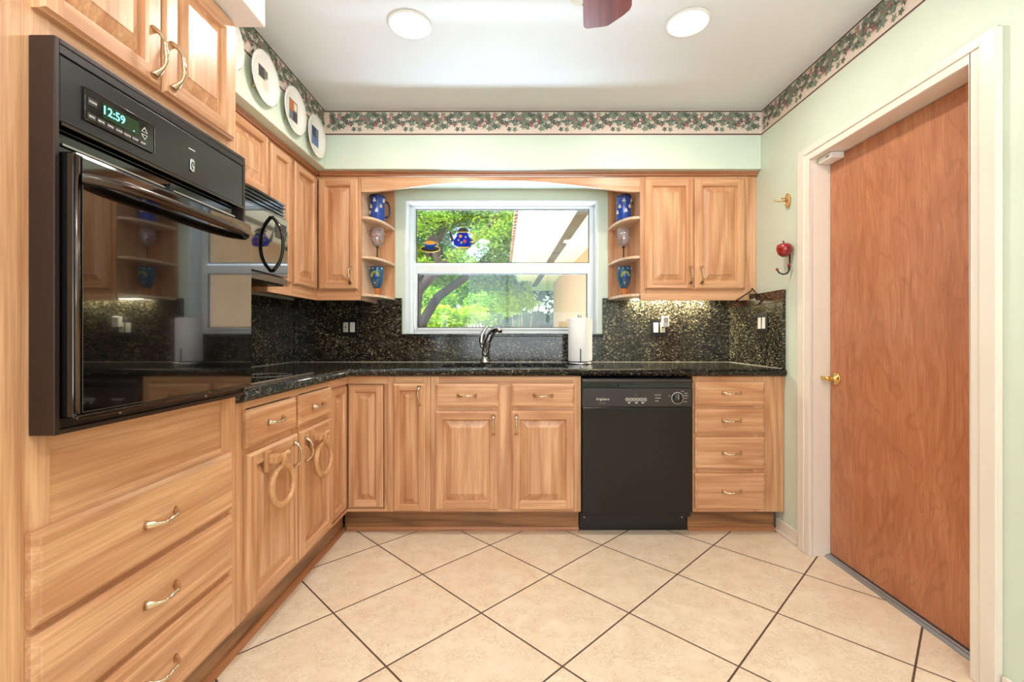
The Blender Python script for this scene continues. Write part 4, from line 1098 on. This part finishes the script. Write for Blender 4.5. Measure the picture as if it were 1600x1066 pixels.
# ------------------------------------------------ suncatchers on the upper pane
def disc(b, cx, cz, rx, rz, y0, y1, m, n=24): b.prism([(cx+rx*math.cos(2*PI*k/n), cz+rz*math.sin(2*PI*k/n)) for k in range(n)], y0, y1, 'y', m)
KS = 3.29/715
def SP(px, py): return ((px-808)*KS, CAMZ-(py-524)*KS)
cx, cz = SP(672, 384)
t = thing('suncatcher', 'stained glass teacup and saucer suncatcher stuck low on the upper pane', 'suncatcher', (cx, 3.2935, cz))
b = MB(); n = 28
disc(b, 0, -.024, .068, .022, -.004, -.001, 0); b.build('saucer', ['st_black'], t)
MB().tube([(.070*math.cos(2*PI*k/n), -.004, -.024+.023*math.sin(2*PI*k/n)) for k in range(n)], .0032, 6, closed=True, up=(0, 1, 0)).build('saucer_rim', 'st_yellow', t)
MB().prism([(-.040, .018), (-.036, -.010), (-.020, -.026), (.020, -.026), (.036, -.010), (.040, .018)], -.008, -.0042, 'y').build('cup', 'st_sky', t)
b = MB(); disc(b, 0, .020, .042, .014, -.0100, -.0084, 0); b.build('tea', 'st_orange', t)
MB().tube([(.040+.016*math.sin(a), -.006, .008+.016*math.cos(a)) for a in [k*PI/10 for k in range(11)]], .0028, 6, up=(0, 1, 0)).build('handle', 'st_yellow', t)
cx, cz = SP(723, 372)
t = thing('suncatcher', 'stained glass teapot suncatcher with yellow handle stuck on the upper pane', 'suncatcher', (cx, 3.2935, cz))
body = [(-.030, .040), (-.044, .010), (-.068, -.020), (-.062, -.050), (-.040, -.062), (.040, -.062), (.062, -.050), (.066, -.020), (.046, .010), (.034, .040)]
MB().prism(body, -.006, -.001, 'y').build('pot', 'st_blue', t)
MB().prism([(-.046, .040), (-.040, .052), (-.018, .070), (.018, .070), (.040, .052), (.046, .040)], -.006, -.001, 'y').build('lid', 'st_black', t)
b = MB().box(-.046, .046, -.0085, -.0062, .038, .045).box(-.044, .044, -.0085, -.0062, -.074, -.066); b.ball((0, -.005, .076), .007, 0, 10, (1, .5, 1)); b.build('band', 'st_yellow', t)
MB().prism([(-.062, -.012), (-.074, .010), (-.086, .044), (-.094, .048), (-.090, .016), (-.078, -.034)], -.006, -.001, 'y').build('spout', 'st_black', t)
MB().tube([(.052+.040*math.sin(a), -.004, .004+.034*math.cos(a)) for a in [k*PI/12 for k in range(13)]], .0045, 8, up=(0, 1, 0)).build('handle', 'st_yellow', t)
b = MB()
for x, z, r, m in ((-.016, .012, .012, 0), (.014, -.024, .013, 1), (-.010, -.034, .008, 2), (.022, .006, .007, 2), (-.030, -.016, .007, 3)): disc(b, x, z, r, r, -.0085, -.0062, m, 10)
b.build('flower', ['st_orange', 'dotred', 'dotgreen', 'dotgold'], t)

# ================================================================== outdoors
gm = MB().box(-30, 30, 3.345, 60, -.16, -.10); gg = gm.build('ground_lawn', 'grass'); structure(gg, 'sunlit green lawn beyond the kitchen window', 'lawn')
tag(MB().box(-4.2, .80, 3.36, 8.1, -.0995, -.06).build('patio', 'paving', bevel=.01), 'pale paved patio below the kitchen window', 'patio')  # unseen from the camera; enlarged to bounce more white light upward
tag(MB().box(-9, 6, 17.5, 18.1, -.0995, .78).build('garden_wall', 'paving', bevel=.02), 'low pale garden wall far behind the bushes', 'wall')
# neighbouring wing of the house
wr = math.atan(.033); 
t = thing('house_wing', 'peach stucco house wing with white eave and clay tiles outside the window', 'house', (1.117, 3.40, -.10), 0)
wing = Matrix.Rotation(wr, 4, 'Z')
ZS = 2.45
def wb(): b = MB(); b.X = wing; return b
wb().box(0, 4, .0, 7.55, .0, ZS).build('wall', 'stucco', t)
wb().box(-.80, 4, .0, 9.25, ZS, ZS+.03).build('eave_soffit', 'eave', t)
wb().prism([(-.86, ZS-.015), (-.80, ZS-.015), (-.80, ZS+.25), (-1.02, ZS+.25), (-1.03, ZS+.235)], .0, 9.31, 'y').box(-.80, 4, 9.25, 9.31, ZS-.015, ZS+.16).build('fascia', 'fascia', t, bevel=.006)
wb().box(-.47, -.34, .2, 8.40, ZS-.004, ZS-.0005).build('vent_strip', 'vent', t)
wb().prism([(-1.03, ZS+.252), (-1.03, ZS+.275), (4, ZS+1.7), (4, ZS+.252)], .0, 9.36, 'y').build('roof', 'rooftile', t)
b = wb()
for k in range(54):
    yy = .04+k*.172
    pr = [(.085, 0), (.085, .55), (.070, .55), (.070, 0)]
    sl = math.atan2(1.4, 4.92)
    vs_ = []
    for j, xx in enumerate((-1.075, -.30)):
        for a in range(9):
            q_ = PI*a/8; vs_.append((xx, yy+.08+.072*math.cos(q_), ZS+.255+(xx+1.03)*math.tan(sl)+.072*math.sin(q_)))
    b.add(vs_, [(a, a+1, a+10, a+9) for a in range(8)], 0, True); b.add(vs_, [list(range(9))], 0)
b.build('roof_tile', 'rooftile', t)

def leaves(name, mat, parent, blobs, n, size, seed, flat=.5):
    rng = np.random.default_rng(seed)
    B = np.array([bb[:6] for bb in blobs], float); vol = np.array([bb[3]*bb[4]*bb[5] for bb in blobs])**.75
    idx = rng.choice(len(B), n, p=vol/vol.sum())
    d = rng.normal(size=(n, 3)); d /= np.linalg.norm(d, axis=1)[:, None]
    r = rng.random(n)**(1/2.2)
    lump = .82+.25*np.sin(d[:, 0]*7+idx)*np.cos(d[:, 2]*6+idx*2)
    c = B[idx, :3]+d*B[idx, 3:6]*(r*lump)[:, None]
    ax = rng.normal(size=(n, 3)); ax[:, 2] *= .6; ax /= np.linalg.norm(ax, axis=1)[:, None]
    t2 = np.cross(ax, rng.normal(size=(n, 3))); t2 /= np.linalg.norm(t2, axis=1)[:, None]
    s = size*rng.uniform(.6, 1.3, n)[:, None]
    nn = np.cross(ax, t2)*.12*s
    v = np.stack([c-ax*s, c-t2*s*flat+nn, c+ax*s, c+t2*s*flat+nn], 1).reshape(-1, 3)
    me = bpy.data.meshes.new(name); me.vertices.add(4*n); me.vertices.foreach_set('co', v.ravel())
    me.loops.add(4*n); me.loops.foreach_set('vertex_index', np.arange(4*n)); me.polygons.add(n)
    me.polygons.foreach_set('loop_start', np.arange(0, 4*n, 4)); me.polygons.foreach_set('loop_total', np.full(n, 4))
    me.materials.append(M[mat]); me.update(calc_edges=True); me.validate()
    return put(name, me, parent)
def limb(b, pts, r0, r1):
    P = [Vector(p) for p in pts]; out = []
    for i in range(len(P)-1):
        for k in range(5): out.append(P[i].lerp(P[i+1], k/5))
    out.append(P[-1])
    sm = [out[0]]+[(out[i-1]+out[i]*2+out[i+1])/4 for i in range(1, len(out)-1)]+[out[-1]]
    n = len(sm); b.tube(sm, [r0+(r1-r0)*i/(n-1) for i in range(n)], 10)
def at(px, py, y): return ((px-808)/715*y, y, CAMZ-(py-524)/715*y)
# big shade tree
t = thing('shade_tree', 'large spreading tree with dark limbs filling the upper window pane', 'tree', at(640, 607, 8.6)[:2]+(-.10,))
L0 = Vector(t.location)
def rel(px, py, y): return tuple(Vector(at(px, py, y))-L0)
b = MB()
limb(b, [(0, 0, 0), (.05, 0, .9), rel(650, 455, 8.6), rel(690, 415, 8.5), rel(722, 389, 8.3), rel(760, 360, 8.0), rel(800, 300, 7.8)], .15, .035)
limb(b, [rel(650, 455, 8.6), rel(668, 400, 8.8), rel(690, 366, 9.0), rel(698, 340, 9.2), rel(720, 270, 9.4)], .075, .03)
limb(b, [rel(690, 415, 8.5), rel(668, 350, 8.2), rel(645, 335, 8.0), rel(600, 290, 8)], .10, .04)
limb(b, [rel(655, 440, 8.6), rel(600, 380, 8.8), rel(560, 250, 9)], .2, .08)
b.build('trunk', 'bark', t)
bl_ = [(*rel(px, py, y), rx, 1.0, rz) for px, py, y, rx, rz in ((665, 345, 9.2, .8, .5), (720, 335, 9.4, .8, .45), (770, 345, 9.2, .7, .5), (800, 370, 9.6, .5, .55), (740, 300, 9.4, 1.5, .6), (640, 300, 9.0, 1.5, .9), (820, 300, 9.8, 1.1, .7), (660, 400, 9.6, .5, .25), (780, 405, 9.8, .6, .3), (700, 240, 9, 2.4, .9), (560, 330, 9, 1.3, 1.0))]
leaves('foliage', 'leaf_tree', t, bl_, 36000, .037, 1)
leaves('foliage', 'leaf_tree', t, [(*rel(px, py, y), rx, .5, rz) for px, py, y, rx, rz in ((655, 350, 7.4, .35, .25), (715, 400, 7.4, .3, .14), (760, 370, 7.2, .35, .3), (690, 335, 7.4, .4, .15), (790, 345, 7.2, .3, .3), (660, 412, 7.4, .3, .12))], 2300, .032, 21)
leaves('foliage', 'leaf_cool', t, [(*rel(px, py, y), rx, .8, rz) for px, py, y, rx, rz in ((668, 360, 9.8, .7, .6), (700, 330, 10, .7, .4), (690, 400, 10, .6, .25))], 5000, .05, 2)
# leaning tree
t = thing('leaning_tree', 'slender leaning tree crossing the lower window pane diagonally', 'tree', at(640, 603, 9.4)[:2]+(-.10,))
L0 = Vector(t.location)
b = MB()
limb(b, [(0, 0, 0), rel(658, 506, 9.4), rel(684, 464, 9.4), rel(712, 444, 9.5), rel(736, 428, 9.6), rel(764, 398, 9.7), rel(793, 366, 9.8), rel(820, 310, 10)], .11, .05)
limb(b, [rel(736, 428, 9.6), rel(775, 402, 9.6), rel(812, 395, 9.7)], .05, .02)
b.build('trunk', 'bark', t)
leaves('foliage', 'leaf_tree', t, [(*rel(px, py, y), rx, .7, rz) for px, py, y, rx, rz in ((760, 440, 10.6, .55, .3), (800, 430, 10.8, .6, .4), (830, 330, 10.4, .9, .8), (690, 436, 10.6, .6, .22), (790, 385, 10.5, .5, .4))], 9000, .05, 3)
def bush(px, py, y, rx, rz, mat, n, size, seed, label, name='bush', cat='bush'):
    c = at(px, py, y); t = thing(name, label, cat, (c[0], y, -.10), 0, 'bushes and trees in the garden')
    b = MB(); h = c[2]+.1
    for k in range(4):
        a = k*1.7+seed; limb(b, [(.06*math.cos(a), .06*math.sin(a), 0), (.15*math.cos(a), .15*math.sin(a), h*.5), (rx*.5*math.cos(a), rx*.4*math.sin(a), h)], .035, .012)
    b.build('stem', 'bark_pale', t)
    rng = random.Random(seed); bl2 = [(rng.uniform(-.6, .6)*rx, rng.uniform(-.3, .3)*rx, h+rng.uniform(-.5, .5)*rz, rx*rng.uniform(.45, .7), rx*.5, rz*rng.uniform(.45, .7)) for _ in range(7)]
    leaves('foliage', mat, t, bl2, n, size, seed)
bush(815, 470, 11.0, .62, .42, 'leaf_bright', 6500, .05, 11, 'bright lime green bush in front of the house wing corner')
bush(845, 505, 12.5, 1.0, .40, 'leaf_dark', 5000, .05, 12, 'dark bluish bush at the foot of the house wing')
bush(762, 480, 13.0, .9, .75, 'leaf_mid', 7000, .055, 13, 'rounded mid green bush in the middle of the lower pane')
bush(700, 495, 12.0, .95, .45, 'leaf_bright', 6500, .05, 14, 'spreading lime bush just right of the leaning trunk')
bush(668, 480, 14.0, 1.0, .8, 'leaf_mid', 6500, .055, 15, 'tall mid green bush behind the leaning trunk')
bush(735, 452, 15.5, 1.5, 1.3, 'leaf_mid', 9000, .065, 16, 'tall broad tree behind the garden bushes', 'garden_tree', 'tree')
bush(640, 440, 16.0, 1.8, 1.6, 'leaf_mid', 8000, .07, 17, 'tall tree at the far left edge of the garden', 'garden_tree', 'tree')
bush(830, 440, 17.0, 1.7, 1.5, 'leaf_dark', 9000, .07, 18, 'dark tall tree behind the house wing eave', 'garden_tree', 'tree')
bush(640, 505, 11.0, .6, .35, 'leaf_bright', 4000, .05, 19, 'low lime bush at the left edge of the lower pane')
bush(785, 500, 14.5, .9, .5, 'leaf_dark', 4500, .055, 20, 'low dark bush in front of the garden wall')
